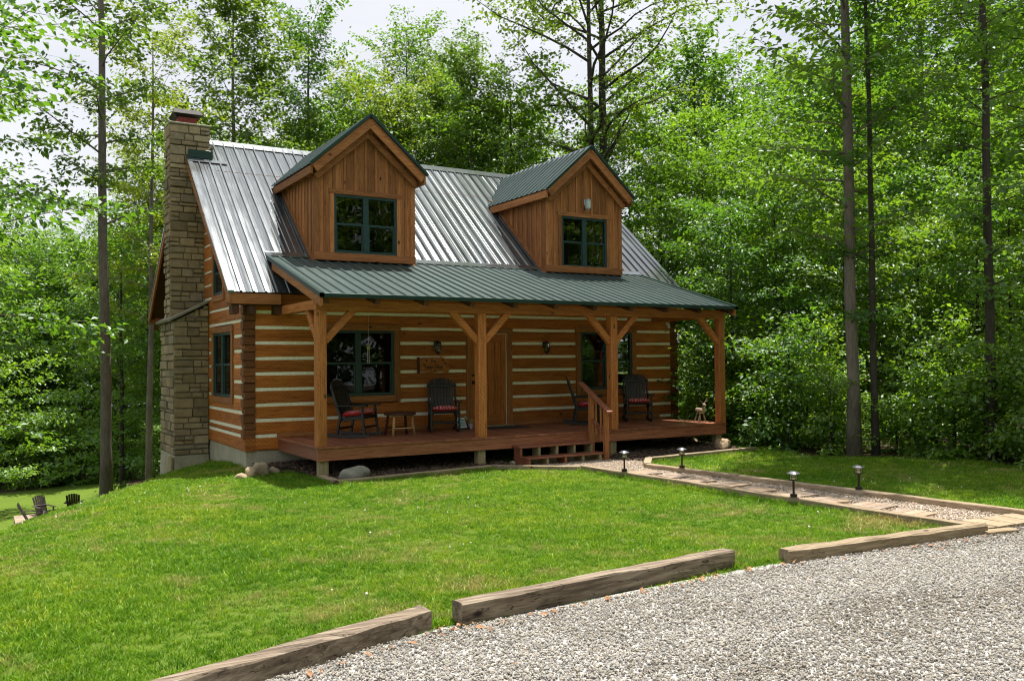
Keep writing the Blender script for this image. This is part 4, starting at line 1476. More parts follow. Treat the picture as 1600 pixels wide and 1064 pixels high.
# ------------------------------------------------------------------ rocks
for loc, size, sd, mat, lab in (
    ((1.22, -2.72, GZ + .07), (.36, .20, .19), 3, 'grey_stone', 'long grey boulder in the mulch beside the porch corner post'),
    ((.02, -1.05, GZ + .10), (.21, .17, .21), 8, 'field_stone', 'largest tan boulder of the pile by the cabin corner'),
    ((-.18, -1.18, GZ + .06), (.15, .12, .13), 12, 'field_stone', 'tan rock against the front of the big boulder by the corner'),
    ((-.42, -1.34, GZ + .03), (.12, .09, .08), 14, 'field_stone', 'small tan rock at the lawn end of the boulder pile'),
    ((.30, -.95, GZ + .04), (.13, .10, .10), 17, 'field_stone', 'small brown rock on the porch side of the boulder pile'),
    ((9.95, -2.72, GZ + .09), (.25, .2, .20), 21, 'field_stone', 'round tan boulder at the foot of the far porch post'),
    ((10.35, -1.30, GZ + .05), (.26, .16, .13), 23, 'field_stone', 'pale flat rock beside the far end of the deck'),
    ((9.75, -.80, GZ + .04), (.28, .16, .12), 27, 'grey_stone', 'low grey rock under the far end of the deck'),
    ((4.55, -2.55, GZ + .03), (.11, .08, .07), 31, 'grey_stone', 'fist-sized pale stone beside the middle deck post'),
):
    tag(rock('boulder', mat, loc, size, sd, n=3), lab, 'rock', 'rocks around the porch')

# ------------------------------------------------------------------ edging timbers
def timber(name, label, p0, p1, w, h, mat, seg=8, jit=.006, ch=.014, group=None, taper=1.0):
    o = MB().beam(p0, p1, w, h, (0, 0, 1), ch, seg, jit, taper).build(name, mat)
    return tag(o, label, 'timber', group)


random.seed(21)
G1 = 'railway timbers along the driveway'
timber('driveway_timber', 'weathered grey timber nearest the camera at the driveway edge', (-4.35, -12.09, GZ + .085), (-1.45, -11.24, GZ + .085), .155, .18, 'old_timber_x', 12, .010, .018, G1)
timber('driveway_timber', 'split weathered timber in the middle of the driveway edge', (-1.20, -11.29, GZ + .10), (1.93, -11.045, GZ + .10), .15, .19, 'old_timber_x', 12, .006, .016, G1)
timber('driveway_timber', 'brown notched timber ending at the path', (2.52, -11.21, GZ + .075), (5.52, -11.44, GZ + .065), .15, .16, 'edging_x', 12, .008, .022, G1)
G2 = 'edging boards of the path and beds'
EZ = GZ + .05
timber('edging_board', 'long edging board on the lawn side of the gravel path', (5.20, -4.0, EZ), (5.53, -11.30, EZ), .13, .12, 'edging_y', 14, .004, .01, G2)
timber('edging_board', 'long edging board on the forest side of the gravel path', (6.32, -4.50, EZ), (7.02, -11.5, EZ), .13, .12, 'edging_y', 14, .004, .01, G2)
timber('edging_board', 'slanting edging board between the bed and the path', (3.95, -2.80, EZ - .012), (5.17, -3.93, EZ - .012), .12, .10, 'edging_x', 4, .004, .01, G2)
timber('edging_board', 'edging board of the mulch bed in front of the porch', (.74, -3.17, EZ - .015), (3.90, -2.80, EZ - .015), .12, .10, 'edging_x', 6, .004, .01, G2)
timber('edging_board', 'short edging board at the porch corner post', (.72, -2.42, EZ - .012), (.735, -3.10, EZ - .012), .12, .10, 'edging_y', 3, .004, .01, G2)
timber('edging_board', 'edging board of the bed at the far end of the porch', (6.98, -3.68, EZ), (10.25, -3.42, EZ), .12, .12, 'edging_x', 6, .004, .01, G2)
timber('edging_board', 'short pale edging board where the far bed meets the path', (6.95, -3.76, EZ + .004), (6.36, -4.44, EZ + .004), .14, .12, 'edging_x', 3, .004, .01, G2)
timber('edging_board', 'short low board end sticking out at the driveway end of the path', (5.45, -11.50, GZ + .035), (5.92, -11.58, GZ + .03), .14, .07, 'edging_x', 2, .004, .01, G2)

# stepping slabs with scored planks
random.seed(4)
labels = ['first', 'second', 'third', 'fourth', 'fifth', 'sixth', 'seventh', 'eighth', 'ninth']
for k in range(9):
    y = -5.1 - k * .645
    x = 5.80 + .022 * k + (.06 if k % 2 else -.05)
    t = thing('stepping_slab', f'{labels[k]} plank-pattern stepping slab along the path from the porch', 'paving slab', (x, y, GZ), 'stepping slabs in the gravel path')
    rot = rad(45 + random.uniform(-9, 9) - 45 * (k == 8))
    rot = rad(random.uniform(-8, 8))
    ca, sa = math.cos(rot), math.sin(rot)
    for q in range(3):
        d = (q - 1) * .155
        p = [(x + ca * a - sa * (d + b), y + sa * a + ca * (d + b), GZ + .012) for a, b in ((-.235, -.073), (.235, -.073), (.235, .073), (-.235, .073))]
        MB().prism(p, (0, 0, .045)).build('plank', 'paver', t)
t = thing('plank_step', 'row of wide tan boards at the driveway end of the path', 'step', (6.25, -11.2, GZ))
for k in range(4):
    MB().beam((5.70 + k * .34, -11.42 - .02 * k, GZ + .04), (5.72 + k * .34, -10.96 - .02 * k, GZ + .04), .31, .05, (0, 0, 1), .008, 2, .003).build('plank', 'edging_y', t)

# ------------------------------------------------------------------ path lights
for x, y, lab in ((5.245, -5.17, 'path light on the lawn side edging, nearest the porch steps'), (6.40, -5.36, 'path light on the forest side edging, nearest the porch'),
                  (5.415, -8.78, 'path light on the lawn side edging, halfway along the path'), (6.745, -8.83, 'path light on the forest side edging, nearest the driveway')):
    z = GZ + .11
    t = thing('path_light', 'dark metal ' + lab, 'lamp', (x, y, z), 'solar path lights')
    MB().lathe((x, y, z), [(.045, 0), (.05, .008), (.05, .04), (.045, .045)], 12).build('base', 'bronze_metal', t)
    MB().cyl((x, y, z + .04), (x, y, z + .23), .016, .016, 10).build('post', 'bronze_metal', t)
    MB().lathe((x, y, z + .225), [(.03, 0), (.058, .01), (.058, .02), (.03, .024)], 12).build('tray', 'bronze_metal', t)
    MB().lathe((x, y, z + .249), [(.04, 0), (.043, .04), (.04, .078)], 12).build('lamp_glass', 'lamp_glow_glass', t)
    for k in range(6):
        a = rad(60 * k + 10)
        MB().beam((x + .052 * math.cos(a), y + .052 * math.sin(a), z + .24), (x + .052 * math.cos(a), y + .052 * math.sin(a), z + .328), .007, .007).build('cage_bar', 'bronze_metal', t)
    MB().lathe((x, y, z + .285), [(.056, 0), (.058, .003), (.058, .007), (.050, .007)], 12).build('cage_ring', 'bronze_metal', t)
    MB().lathe((x, y, z + .327), [(.088, 0), (.09, .006), (.05, .03), (.035, .036)], 14).build('cap', 'solar_cell', t)

# ------------------------------------------------------------------ lower yard seating
def adirondack(label, x, y, deg):
    t = thing('adirondack_chair', label, 'chair', (0, 0, 0), 'brown garden chairs round the fire pit')
    for s in (-1, 1):
        MB().beam((s * .28, -.42, 0), (s * .28, -.42, .52), .04, .09, (0, 1, 0)).build('leg', 'dark_brown_z', t)
        MB().beam((s * .26, -.46, .36), (s * .26, .42, .04), .04, .10).build('leg', 'dark_brown_y', t)
        MB().beam((s * .31, -.50, .53), (s * .31, .30, .55), .13, .025).build('arm', 'dark_brown_y', t)
    for k in range(5):
        MB().beam((-.27, -.42 + k * .12, .38 - k * .045), (.27, -.42 + k * .12, .38 - k * .045), .10, .02).build('seat_slat', 'dark_brown_x', t)
    for k in range(6):
        xx = (k - 2.5) * .095
        MB().beam((xx * .85, .08, .20), (xx, .46, .98 - 1.2 * xx * xx), .085, .02, (0, 1, 0)).build('back_slat', 'dark_brown_z', t)
    MB().beam((-.30, .24, .55), (.30, .24, .55), .03, .06).build('back_rail', 'dark_brown_x', t)
    t.location = (x, y, float(ground_z(x, y)) + .08)
    t.rotation_euler = (0, 0, rad(deg))


def far_point(u, v, depth):
    d = cam_dir(u, v)
    k = depth / d.dot(fwd)
    return Vector(CAM) + d * k


pp = far_point(84, 812, 39)
PXc, PYc = pp.x, pp.y
pad = thing('paver_pad', 'square brown paver pad in the lower yard', 'patio', (PXc, PYc, float(ground_z(PXc, PYc))))
for i in range(5):
    for j in range(7):
        x0, y0 = PXc - 1.5 + i * .5, PYc - 1.6 + j * .5
        zg = float(ground_z(PXc, PYc)) + .0
        MB().box(x0 + .01, x0 + .49, y0 + .01, y0 + .49, zg - .5, zg + .07 + random.uniform(-.004, .004), .01).build('paver', 'paver', pad)
adirondack('brown garden chair at the back of the paver pad facing the house', PXc - .35, PYc + 1.5, 20)
adirondack('brown garden chair seen side-on at the edge of the paver pad', PXc - .95, PYc - .5, 80)
adirondack('brown garden chair with its back to the camera on the paver pad', PXc + .75, PYc - .6, 170)
t = thing('fire_pit', 'low dark fire pit between the garden chairs', 'fire pit', (PXc + .1, PYc + .4, float(ground_z(PXc, PYc)) + .07))
zf = float(ground_z(PXc, PYc)) + .07
MB().lathe((PXc + .1, PYc + .4, zf), [(.42, 0), (.45, .3), (.40, .3), (.36, .1)], 16).build('bowl', 'cap_steel', t)
MB().lathe((PXc + .1, PYc + .4, zf + .09), [(.36, 0), (.1, .05)], 12).build('ash', 'rubber_mat', t)

# ------------------------------------------------------------------ trees
def leaf_mesh(name, P, out, size, mat, rng, up=.85, droop=.35, shape=.30):
    """Folded leaves: P centres, out outward directions."""
    n = len(P)
    nrm = rng.normal(0, .42, (n, 3)) + np.array([0, 0, up]) + out * .25
    nrm /= np.linalg.norm(nrm, axis=1)[:, None]
    d = out + rng.normal(0, .75, (n, 3))
    d[:, 2] -= droop
    d -= nrm * (d * nrm).sum(1)[:, None]
    d /= np.linalg.norm(d, axis=1)[:, None] + 1e-9
    s = np.cross(nrm, d)
    L = size * rng.uniform(.65, 1.25, n)[:, None]
    wdt = L * shape
    fold = nrm * (L * .10)
    v = np.empty((n, 4, 3))
    v[:, 0] = P
    v[:, 1] = P + d * L * .48 + s * wdt + fold
    v[:, 2] = P + d * L - nrm * L * .08
    v[:, 3] = P + d * L * .48 - s * wdt + fold
    b = (np.arange(n) * 4)[:, None]
    f = np.concatenate([b + [0, 1, 2], b + [0, 2, 3]], 1).reshape(-1, 3)
    me = bpy.data.meshes.new(name)
    me.vertices.add(4 * n)
    me.vertices.foreach_set('co', v.reshape(-1).astype(np.float32))
    me.loops.add(6 * n)
    me.loops.foreach_set('vertex_index', f.reshape(-1).astype(np.int32))
    me.polygons.add(2 * n)
    me.polygons.foreach_set('loop_start', np.arange(0, 6 * n, 3, dtype=np.int32))
    me.polygons.foreach_set('loop_total', np.full(2 * n, 3, dtype=np.int32))
    r = np.repeat(np.clip(rng.beta(2, 2.4, n), 0, 1), 2).astype(np.float32)
    at = me.attributes.new('rnd', 'FLOAT', 'FACE')
    at.data.foreach_set('value', r)
    me.update()
    me.materials.append(MAT[mat])
    return me


def make_tree(seed, H, base, R, nbr, nleaf, lsize, tr, mat, bark_m, shape='oval', lean=(0, 0), elev=(8, 55), stems=1, flat=.07, sparse=0.0, limb=1.0, bend=.13):
    """A tapered trunk with limbs and twigs; leaves in sprays along the twigs. Returns (trunk object, crown object)."""
    rng = np.random.default_rng(seed)
    r = random.Random(seed)
    wd = MB()
    LP, LO = [], []
    for sidx in range(stems):
        off = Vector((r.uniform(-.5, .5), r.uniform(-.5, .5), 0)) * (0 if stems == 1 else 1.0)
        ln = Vector((lean[0] + (r.uniform(-.07, .07) if stems > 1 else 0), lean[1], 0))
        hs = H * (1 if sidx == 0 else r.uniform(.8, .95))
        npt = 12
        pts, rads = [], []
        wob = Vector((0, 0, 0))
        for k in range(npt):
            t = k / (npt - 1)
            wob += Vector((r.gauss(0, 1), r.gauss(0, 1), 0)) * .012 * hs / 10
            pts.append(off + ln * (t * hs) + wob + Vector((0, 0, t * hs - .25)))
            rads.append(tr * (1 - t) ** .75 * (1.0 if sidx == 0 else .7) + .012 + (tr * .35 * max(0, 1 - t * 14)))
        wd.tube(pts, rads, 10)

        def at_h(t):
            f = t * (npt - 1)
            i = min(int(f), npt - 2)
            return pts[i].lerp(pts[i + 1], f - i)
        nb = nbr // stems
        for i in range(nb):
            t = (base + (hs * .985 - base) * ((i + r.random()) / nb)) / hs
            q = (t * hs - base) / (hs - base)
            if shape == 'oval':
                prof = math.sin(math.pi * (.16 + .72 * min(q, 1))) ** .6
            elif shape == 'cone':
                prof = 1.05 - .85 * q
            else:
                prof = math.sin(math.pi * (.10 + .70 * min(q, 1))) ** .5
            az = i * 2.39996 + r.uniform(-.5, .5) + sidx * 3.14
            L = R * prof * r.uniform(.7, 1.15)
            el = rad(elev[0] + (elev[1] - elev[0]) * q ** 1.3 + r.uniform(-10, 10))
            d = Vector((math.cos(az) * math.cos(el), math.sin(az) * math.cos(el), math.sin(el)))
            p = at_h(t)
            bp, brd = [p], [max(.010, tr * .24 * limb * (1 - q * .75))]
            nseg = 6
            cur = d.copy()
            for k in range(nseg):
                cur = (cur + Vector((r.gauss(0, bend), r.gauss(0, bend), r.gauss(0, bend * .7) - .035 * (elev[0] < 25)))).normalized()
                p = p + cur * (L / nseg)
                bp.append(p)
                brd.append(max(.005, brd[0] * (1 - (k + 1) / nseg) ** .9))
            wd.tube(bp, brd, 5)
            # twigs
            for k in range(1, nseg + 1):
                for side in (-1, 1):
                    if r.random() < sparse * .6:
                        continue
                    a = bp[k]
                    dirb = (bp[k] - bp[k - 1]).normalized()
                    h = Vector((-dirb.y, dirb.x, 0))
                    if h.length < .01:
                        h = Vector((1, 0, 0))
                    h.normalize()
                    td = (dirb * r.uniform(.4, 1.0) + h * side * r.uniform(.5, 1.1) + Vector((0, 0, r.uniform(-.25, .25)))).normalized()
                    tl = L * r.uniform(.16, .38) * (1.15 - .5 * k / nseg)
                    tl = max(tl, .25)
                    e = a + td * tl - Vector((0, 0, .08 * tl))
                    wd.add([a, a + Vector((0, 0, .012)), e], [(0, 1, 2)])
                    m = max(3, int(tl / .10))
                    for j in range(m):
                        f = (j + r.random()) / m
                        LP.append(a.lerp(e, f))
                        LO.append(td)
                if k > nseg // 2:
                    LP.append(bp[k])
                    LO.append(cur.copy())
    LP, LO = np.array(LP), np.array(LO)
    pick = rng.integers(0, len(LP), nleaf)
    sp = .06 + lsize * .55
    P = LP[pick] + rng.normal(0, 1, (nleaf, 3)) * np.array([sp, sp, flat * sp * 8])
    crown = leaf_mesh('crown', P, LO[pick], lsize, mat, rng)
    a = np.array([tuple(p) for p in wd.v])
    tm = bpy.data.meshes.new('trunk')
    tm.from_pydata(a.tolist(), [], wd.f)
    tm.polygons.foreach_set('use_smooth', [True] * len(tm.polygons))
    tm.materials.append(MAT[bark_m])
    return tm, crown


PROTO = {
    'under_a': make_tree(1, 8.5, .7, 3.0, 46, 11500, .165, .075, 'leaf_green', 'bark_dark', 'oval', elev=(4, 50)),
    'under_b': make_tree(2, 11.0, 1.4, 3.4, 50, 11000, .17, .09, 'leaf_bright', 'bark_dark', 'oval', elev=(4, 52)),
    'tall_a': make_tree(3, 19.0, 4.5, 3.9, 60, 13500, .19, .16, 'leaf_green', 'bark_grey', 'oval', elev=(12, 62)),
    'tall_b': make_tree(4, 17.0, 5.5, 4.0, 54, 16500, .18, .14, 'leaf_olive', 'bark_grey', 'oval', elev=(25, 68), sparse=.35),
    'tall_c': make_tree(5, 16.0, 5.0, 4.4, 50, 16000, .18, .13, 'leaf_olive', 'bark_dark', 'dome', elev=(28, 66), sparse=.4),
    'far': make_tree(6, 17.0, 1.2, 4.2, 60, 15000, .26, .18, 'leaf_green', 'bark_dark', 'oval', elev=(5, 55)),
    'oak': make_tree(7, 24.0, 9.0, 6.4, 54, 15500, .19, .24, 'leaf_olive', 'bark_dark', 'dome', elev=(32, 58), stems=2, sparse=.0, limb=1.5, bend=.24),
    'slender': make_tree(8, 20.0, 7.5, 3.6, 30, 8000, .17, .135, 'leaf_olive', 'bark_grey', 'dome', lean=(-.012, 0), elev=(15, 60), sparse=.3),
    'near_maple': make_tree(9, 10.5, 3.4, 3.6, 38, 11000, .14, .12, 'leaf_green', 'bark_grey', 'oval', elev=(2, 45)),
    'shrub_a': make_tree(10, 2.4, .15, 1.35, 24, 3000, .12, .03, 'leaf_bright', 'bark_dark', 'dome', elev=(8, 60)),
    'shrub_b': make_tree(11, 1.5, .05, 1.15, 20, 2600, .12, .025, 'leaf_bright', 'bark_dark', 'dome', elev=(5, 50)),
    'pole': make_tree(13, 18.0, 3.6, 2.0, 46, 5000, .165, .095, 'leaf_green', 'bark_dark', 'oval', elev=(15, 60), sparse=.1),
    'edge_big': make_tree(12, 20.0, 4.3, 2.7, 60, 9500, .17, .125, 'leaf_green', 'bark_grey', 'oval', elev=(12, 60)),
}


def plant(kind, x, y, label, group=None, scale=1.0, rot=None, name='forest_tree', cat='tree', dz=0.0):
    tm, cm = PROTO[kind]
    t = thing(name, label, cat, (x, y, float(ground_z(x, y)) + dz), group)
    for nm, me_ in (('trunk', tm), ('crown', cm)):
        o = bpy.data.objects.new(nm, me_)
        COL.objects.link(o)
        o.parent = t
    t.rotation_euler = (0, 0, random.uniform(0, 6.28) if rot is None else rad(rot))
    t.scale = (scale, scale, scale)
    return t


random.seed(99)
# trees one can pick out
plant('edge_big', 11.35, -5.15, 'tall straight trunk standing at the lawn edge beyond the porch', scale=1.0, rot=10, name='lawn_edge_tree')
plant('pole', 11.75, -5.35, 'thin dark trunk close behind the tall lawn edge tree', scale=.75, rot=80, name='thin_tree')
plant('pole', 12.7, -7.35, 'tree with a bent trunk near the end of the lawn', scale=.92, rot=200, name='bent_tree')
plant('pole', 15.2, -6.9, 'thin straight trunk just behind the bent tree', scale=.95, rot=30, name='thin_tree')
plant('pole', 15.6, -7.9, 'dark thin trunk furthest along the lawn edge', scale=.9, rot=120, name='thin_tree')
p = far_point(165, 600, 24)
plant('slender', p.x, p.y, 'tall bare grey trunk standing in front of the chimney yard', scale=1.05, rot=0, name='bare_trunk_tree')
p = far_point(234, 600, 30)
plant('slender', p.x, p.y, 'dark forked trunk right beside the chimney', scale=.8, rot=150, name='forked_tree')
p = far_point(930, 230, 36)
plant('oak', p.x, p.y, 'big twin-trunk tree rising behind the lantern dormer', scale=1.0, rot=40, name='twin_trunk_tree')
p = far_point(362, 200, 36)
plant('tall_b', p.x, p.y, 'open-crowned tree rising behind the roof ridge near the chimney', scale=1.12, rot=10, name='ridge_tree')
p = far_point(480, 200, 40)
plant('tall_a', p.x, p.y, 'dense round-topped tree rising behind the nearer dormer', scale=.98, rot=77, name='round_top_tree')

G_R = 'trees of the wood beyond the lawn'
G_B = 'trees of the wood behind the cabin'
G_L = 'trees at the far edge of the lower yard'
G_S = 'shrubs along the edge of the wood'


def scatter_trees(rows, group, label):
    ranks = ['in the front rank', 'in the second rank', 'in the third rank', 'in the deeper rank', 'at the very back']
    for ri, (u0, u1, dep, n, kinds, s0, s1) in enumerate(rows):
        for k in range(n):
            u = u0 + (u1 - u0) * (k + random.uniform(.15, .85)) / n
            d = dep + random.uniform(-.07, .07) * dep
            q = far_point(u, 560, d)
            if -1.5 < q.x < 12.0 and -4 < q.y < 12.5:
                continue
            if float(forest_mask(q.x, q.y)) < .3 and group != G_L:
                q.x += 1.2
            plant(random.choice(kinds), q.x, q.y, label % ranks[ri], group, random.uniform(s0, s1))


scatter_trees([(1105, 1640, 24.5, 6, ['under_a', 'under_b'], .65, .9),
               (1080, 1700, 30, 6, ['under_a', 'under_b'], .9, 1.15),
               (1080, 1760, 36, 7, ['under_b', 'tall_a'], 1.0, 1.2),
               (1070, 1780, 44, 8, ['tall_a', 'far', 'under_b'], .95, 1.15),
               (1060, 1780, 55, 9, ['far'], .95, 1.15)], G_R, 'leafy tree %s of the wood beyond the lawn')
scatter_trees([(540, 800, 38, 3, ['tall_c', 'tall_b'], .78, .92),
               (250, 860, 44, 7, ['tall_b', 'tall_c', 'tall_a'], .80, .95),
               (240, 1080, 54, 8, ['tall_b', 'tall_c', 'tall_a'], .72, .9),
               (300, 1080, 39, 8, ['under_b'], 1.05, 1.3)], G_B, 'leafy tree %s of the wood behind the cabin')
scatter_trees([(-60, 265, 59, 6, ['far'], .75, .95),
               (-120, 290, 68, 6, ['far'], .95, 1.15),
               (185, 300, 38, 3, ['under_b', 'tall_c'], .9, 1.05),
               (-80, 260, 80, 5, ['far'], 1.0, 1.2)], G_L, 'dark leafy tree %s of the wood past the lower yard')
for u, v_, d, kd, s, lab in ((-215, 560, 15, 'near_maple', 1.15, 'bright tree reaching in over the crest of the lawn'), (-150, 560, 22, 'near_maple', 1.2, 'bright leafy tree behind the first one on the slope'),
                         (-40, 560, 44, 'under_b', 1.2, 'leafy tree beyond the paver pad on the slope side')):
    q = far_point(u, v_, d)
    plant(kd, q.x, q.y, lab, None, s)
# shrubs at the wood's edge
for k in range(26):
    y = 3.5 - k * .62
    x = 12.2 + .9 * math.sin(y * .55) + .4 * math.sin(y * 1.7) + random.uniform(-.2, 1.1)
    if y < -11:
        break
    plant(random.choice(['shrub_a', 'shrub_b']), x, y, 'low leafy shrub at the edge of the wood beside the lawn', G_S, random.uniform(.7, 1.15), name='shrub', cat='shrub')
for k in range(14):
    u = -40 + k * 22
    q = far_point(u, 560, 57 + random.uniform(-1, 2))
    plant('shrub_a', q.x, q.y, 'shrub at the far edge of the lower yard', 'shrubs of the lower yard', random.uniform(1.0, 1.8), name='shrub', cat='shrub')
# trees across the driveway that the windows mirror
for x, y, kd, s in ((-16, -31, 'far', 1.0), (-9, -33, 'far', .95), (-2, -34, 'far', 1.05), (5, -33, 'far', .95), (12, -31, 'far', 1.0), (19, -29, 'far', .9), (25, -24, 'far', 1.0), (-22, -26, 'far', 1.0), (-25, -17, 'far', .9), (2, -24, 'under_b', 1.1), (7, -23, 'under_b', 1.2), (12, -22.5, 'under_b', 1.1), (17, -22, 'under_b', 1.2), (-4, -25, 'under_b', 1.1), (22, -21, 'under_b', 1.1), (10, -25, 'under_b', 1.3), (15, -25, 'under_b', 1.3),
                    (0, -43, 'far', 1.3), (8, -42, 'far', 1.3), (16, -41, 'far', 1.3), (24, -38, 'far', 1.3), (31, -34, 'far', 1.3), (37, -27, 'far', 1.3)):
    plant(kd, x, y, 'tree across the driveway mirrored in the window glass', 'trees across the driveway', s)

# ------------------------------------------------------------------ scattered stuff: grass, gravel, mulch
def scatter(name, pts, rot, scl, sources, label):
    """One object: the sources repeated on points by geometry nodes."""
    src = bpy.data.collections.new(name + '_pieces')
    for o in sources:
        src.objects.link(o)
    n = len(pts)
    me = bpy.data.meshes.new(name)
    me.vertices.add(n)
    me.vertices.foreach_set('co', pts.reshape(-1).astype(np.float32))
    a = me.attributes.new('rot', 'FLOAT_VECTOR', 'POINT')
    a.data.foreach_set('vector', rot.reshape(-1).astype(np.float32))
    a = me.attributes.new('scl', 'FLOAT_VECTOR', 'POINT')
    a.data.foreach_set('vector', scl.reshape(-1).astype(np.float32))
    a = me.attributes.new('pick', 'INT', 'POINT')
    a.data.foreach_set('value', RNG.integers(0, len(sources), n).astype(np.int32))
    o = bpy.data.objects.new(name, me)
    COL.objects.link(o)
    g = bpy.data.node_groups.new(name + '_nodes', 'GeometryNodeTree')
    g.interface.new_socket('Geometry', in_out='INPUT', socket_type='NodeSocketGeometry')
    g.interface.new_socket('Geometry', in_out='OUTPUT', socket_type='NodeSocketGeometry')
    N, L = g.nodes, g.links
    gi, go = N.new('NodeGroupInput'), N.new('NodeGroupOutput')
    ci = N.new('GeometryNodeCollectionInfo')
    ci.inputs['Collection'].default_value = src
    ci.inputs['Separate Children'].default_value = True
    ci.inputs['Reset Children'].default_value = True
    ip = N.new('GeometryNodeInstanceOnPoints')
    ip.inputs['Pick Instance'].default_value = True

    def attr(nm, ty):
        x = N.new('GeometryNodeInputNamedAttribute')
        x.data_type = ty
        x.inputs['Name'].default_value = nm
        return x.outputs['Attribute']
    L.new(gi.outputs[0], ip.inputs['Points'])
    L.new(ci.outputs[0], ip.inputs['Instance'])
    L.new(attr('pick', 'INT'), ip.inputs['Instance Index'])
    L.new(attr('rot', 'FLOAT_VECTOR'), ip.inputs['Rotation'])
    L.new(attr('scl', 'FLOAT_VECTOR'), ip.inputs['Scale'])
    L.new(ip.outputs[0], go.inputs[0])
    md = o.modifiers.new('scatter', 'NODES')
    md.node_group = g
    return tag(o, label, None, None, 'stuff')


def in_poly(x, y, poly):
    inside = np.zeros(x.shape, bool)
    j = len(poly) - 1
    for i in range(len(poly)):
        xi, yi = poly[i]
        xj, yj = poly[j]
        inside ^= ((yi > y) != (yj > y)) & (x < (xj - xi) * (y - yi) / (yj - yi + 1e-12) + xi)
        j = i
    return inside


def seen_wedge(x, y, margin=10):
    a = np.degrees(np.arctan2(x - CAM[0], y - CAM[1])) - math.degrees(YAW)
    return np.abs(a) < 30.5 + margin


DRIVE = [(-14, -21), (30, -18.5), (30, -11.6), (12.5, -11.55), (7.2, -11.42), (5.4, -11.36), (2.4, -11.2), (1.95, -11.26), (-1.3, -11.36), (-4.0, -11.52), (-14, -12.4)]
PATH = [(5.20, -3.95), (4.1, -2.85), (6.55, -2.55), (6.95, -3.6), (6.30, -4.5), (6.98, -11.5), (5.5, -11.4)]
BED1 = [(.68, -3.20), (3.9, -2.82), (4.5, -2.9), (4.5, .1), (.1, .1), (.1, -.25), (.68, -.9)]
BED2 = [(6.6, -2.9), (6.95, -3.7), (10.25, -3.45), (10.5, -1.5), (11.2, -.3), (11.2, .1), (6.6, .1)]
HOUSE = [(-.02, .03), (11.05, .03), (11.05, 8.9), (-.02, 8.9)]
CHIM = [(-.85, 3.15), (.1, 3.15), (.1, 5.1), (-.85, 5.1)]


def grass_clump(seed, n=14, rr=.055):
    rng = np.random.default_rng(seed)
    vs, fs, rv = [], [], []
    for k in range(n):
        a, q = rng.uniform(0, 6.28), rr * math.sqrt(rng.random())
        p = np.array([math.cos(a) * q, math.sin(a) * q, -.006])
        h = rng.uniform(.030, .062)
        ln = rng.normal(0, .45, 2) * h
        w = rng.uniform(.0028, .005)
        b = rng.uniform(0, 6.28)
        s = np.array([math.cos(b) * w, math.sin(b) * w, 0])
        m = p + np.array([ln[0] * .35, ln[1] * .35, h * .6])
        t = p + np.array([ln[0], ln[1], h])
        i = len(vs)
        vs += [p - s, p + s, m + s * .8, m - s * .8, t]
        fs += [(i, i + 1, i + 2, i + 3), (i + 3, i + 2, i + 4)]
        c = float(np.clip(rng.beta(2, 2), 0, 1))
        rv += [c, c]
    me = bpy.data.meshes.new('grass_tuft')
    me.from_pydata([tuple(v) for v in vs], [], fs)
    at = me.attributes.new('rnd', 'FLOAT', 'FACE')
    at.data.foreach_set('value', np.array(rv, dtype=np.float32))
    me.materials.append(MAT['grass_blade'])
    return bpy.data.objects.new('grass_tuft', me)


NG = 230000
x = RNG.uniform(-10, 13.2, NG)
y = RNG.uniform(-11.7, 13, NG)
dist = np.hypot(x - CAM[0], y - CAM[1])
keep = RNG.random(NG) < np.minimum(1, (8.5 / dist) ** 1.15)
keep &= seen_wedge(x, y, 9)
for poly in (DRIVE, PATH, BED1, BED2, HOUSE, CHIM):
    keep &= ~in_poly(x, y, poly)
keep &= forest_mask(x, y) < RNG.uniform(.2, .9, NG)
x, y, dist = x[keep], y[keep], dist[keep]
n = len(x)
pts = np.stack([x, y, ground_z(x, y)], 1)
rot = np.stack([RNG.normal(0, .12, n), RNG.normal(0, .12, n), RNG.uniform(0, 6.28, n)], 1)
patch = .85 + .22 * np.sin(x * 1.7 + 2 * np.sin(y * .9)) * np.sin(y * 1.3 + x * .4)
s = RNG.uniform(.75, 1.25, n) * patch
wide = 1 + np.clip((dist - 7) * .045, 0, .8)
# taller ragged tufts the mower misses along the timbers and edging
ex, ey = [], []
for (ax, ay, bx, by, k) in ((-4.3, -11.98, -1.4, -11.12, 300), (-1.45, -11.25, -1.15, -11.2, 70), (-1.2, -11.18, 1.95, -10.93, 300), (1.95, -11.1, 2.5, -11.1, 120), (2.5, -11.1, 5.4, -11.32, 260),
                            (5.1, -4.0, 5.43, -11.2, 420), (6.45, -4.5, 7.12, -11.4, 420), (.75, -3.25, 3.9, -2.88, 200), (.62, -2.3, .64, -3.2, 60), (-.05, 0, -.05, 3.2, 90), (0, -.05, .7, -.1, 40), (7.0, -3.78, 10.3, -3.52, 160)):
    t = RNG.random(k)
    ex.append(ax + (bx - ax) * t + RNG.normal(0, .025, k))
    ey.append(ay + (by - ay) * t + RNG.normal(0, .03, k))
ex, ey = np.concatenate(ex), np.concatenate(ey)
k = len(ex)
pts = np.concatenate([pts, np.stack([ex, ey, ground_z(ex, ey)], 1)])
rot = np.concatenate([rot, np.stack([RNG.normal(0, .25, k), RNG.normal(0, .25, k), RNG.uniform(0, 6.28, k)], 1)])
s = np.concatenate([s, RNG.uniform(1.1, 1.9, k)])
wide = np.concatenate([wide, np.full(k, .8)])
scatter('grass', pts, rot, np.stack([s * wide, s * wide, s * .95], 1), [grass_clump(k) for k in range(8)], 'short mown grass of the front lawn')


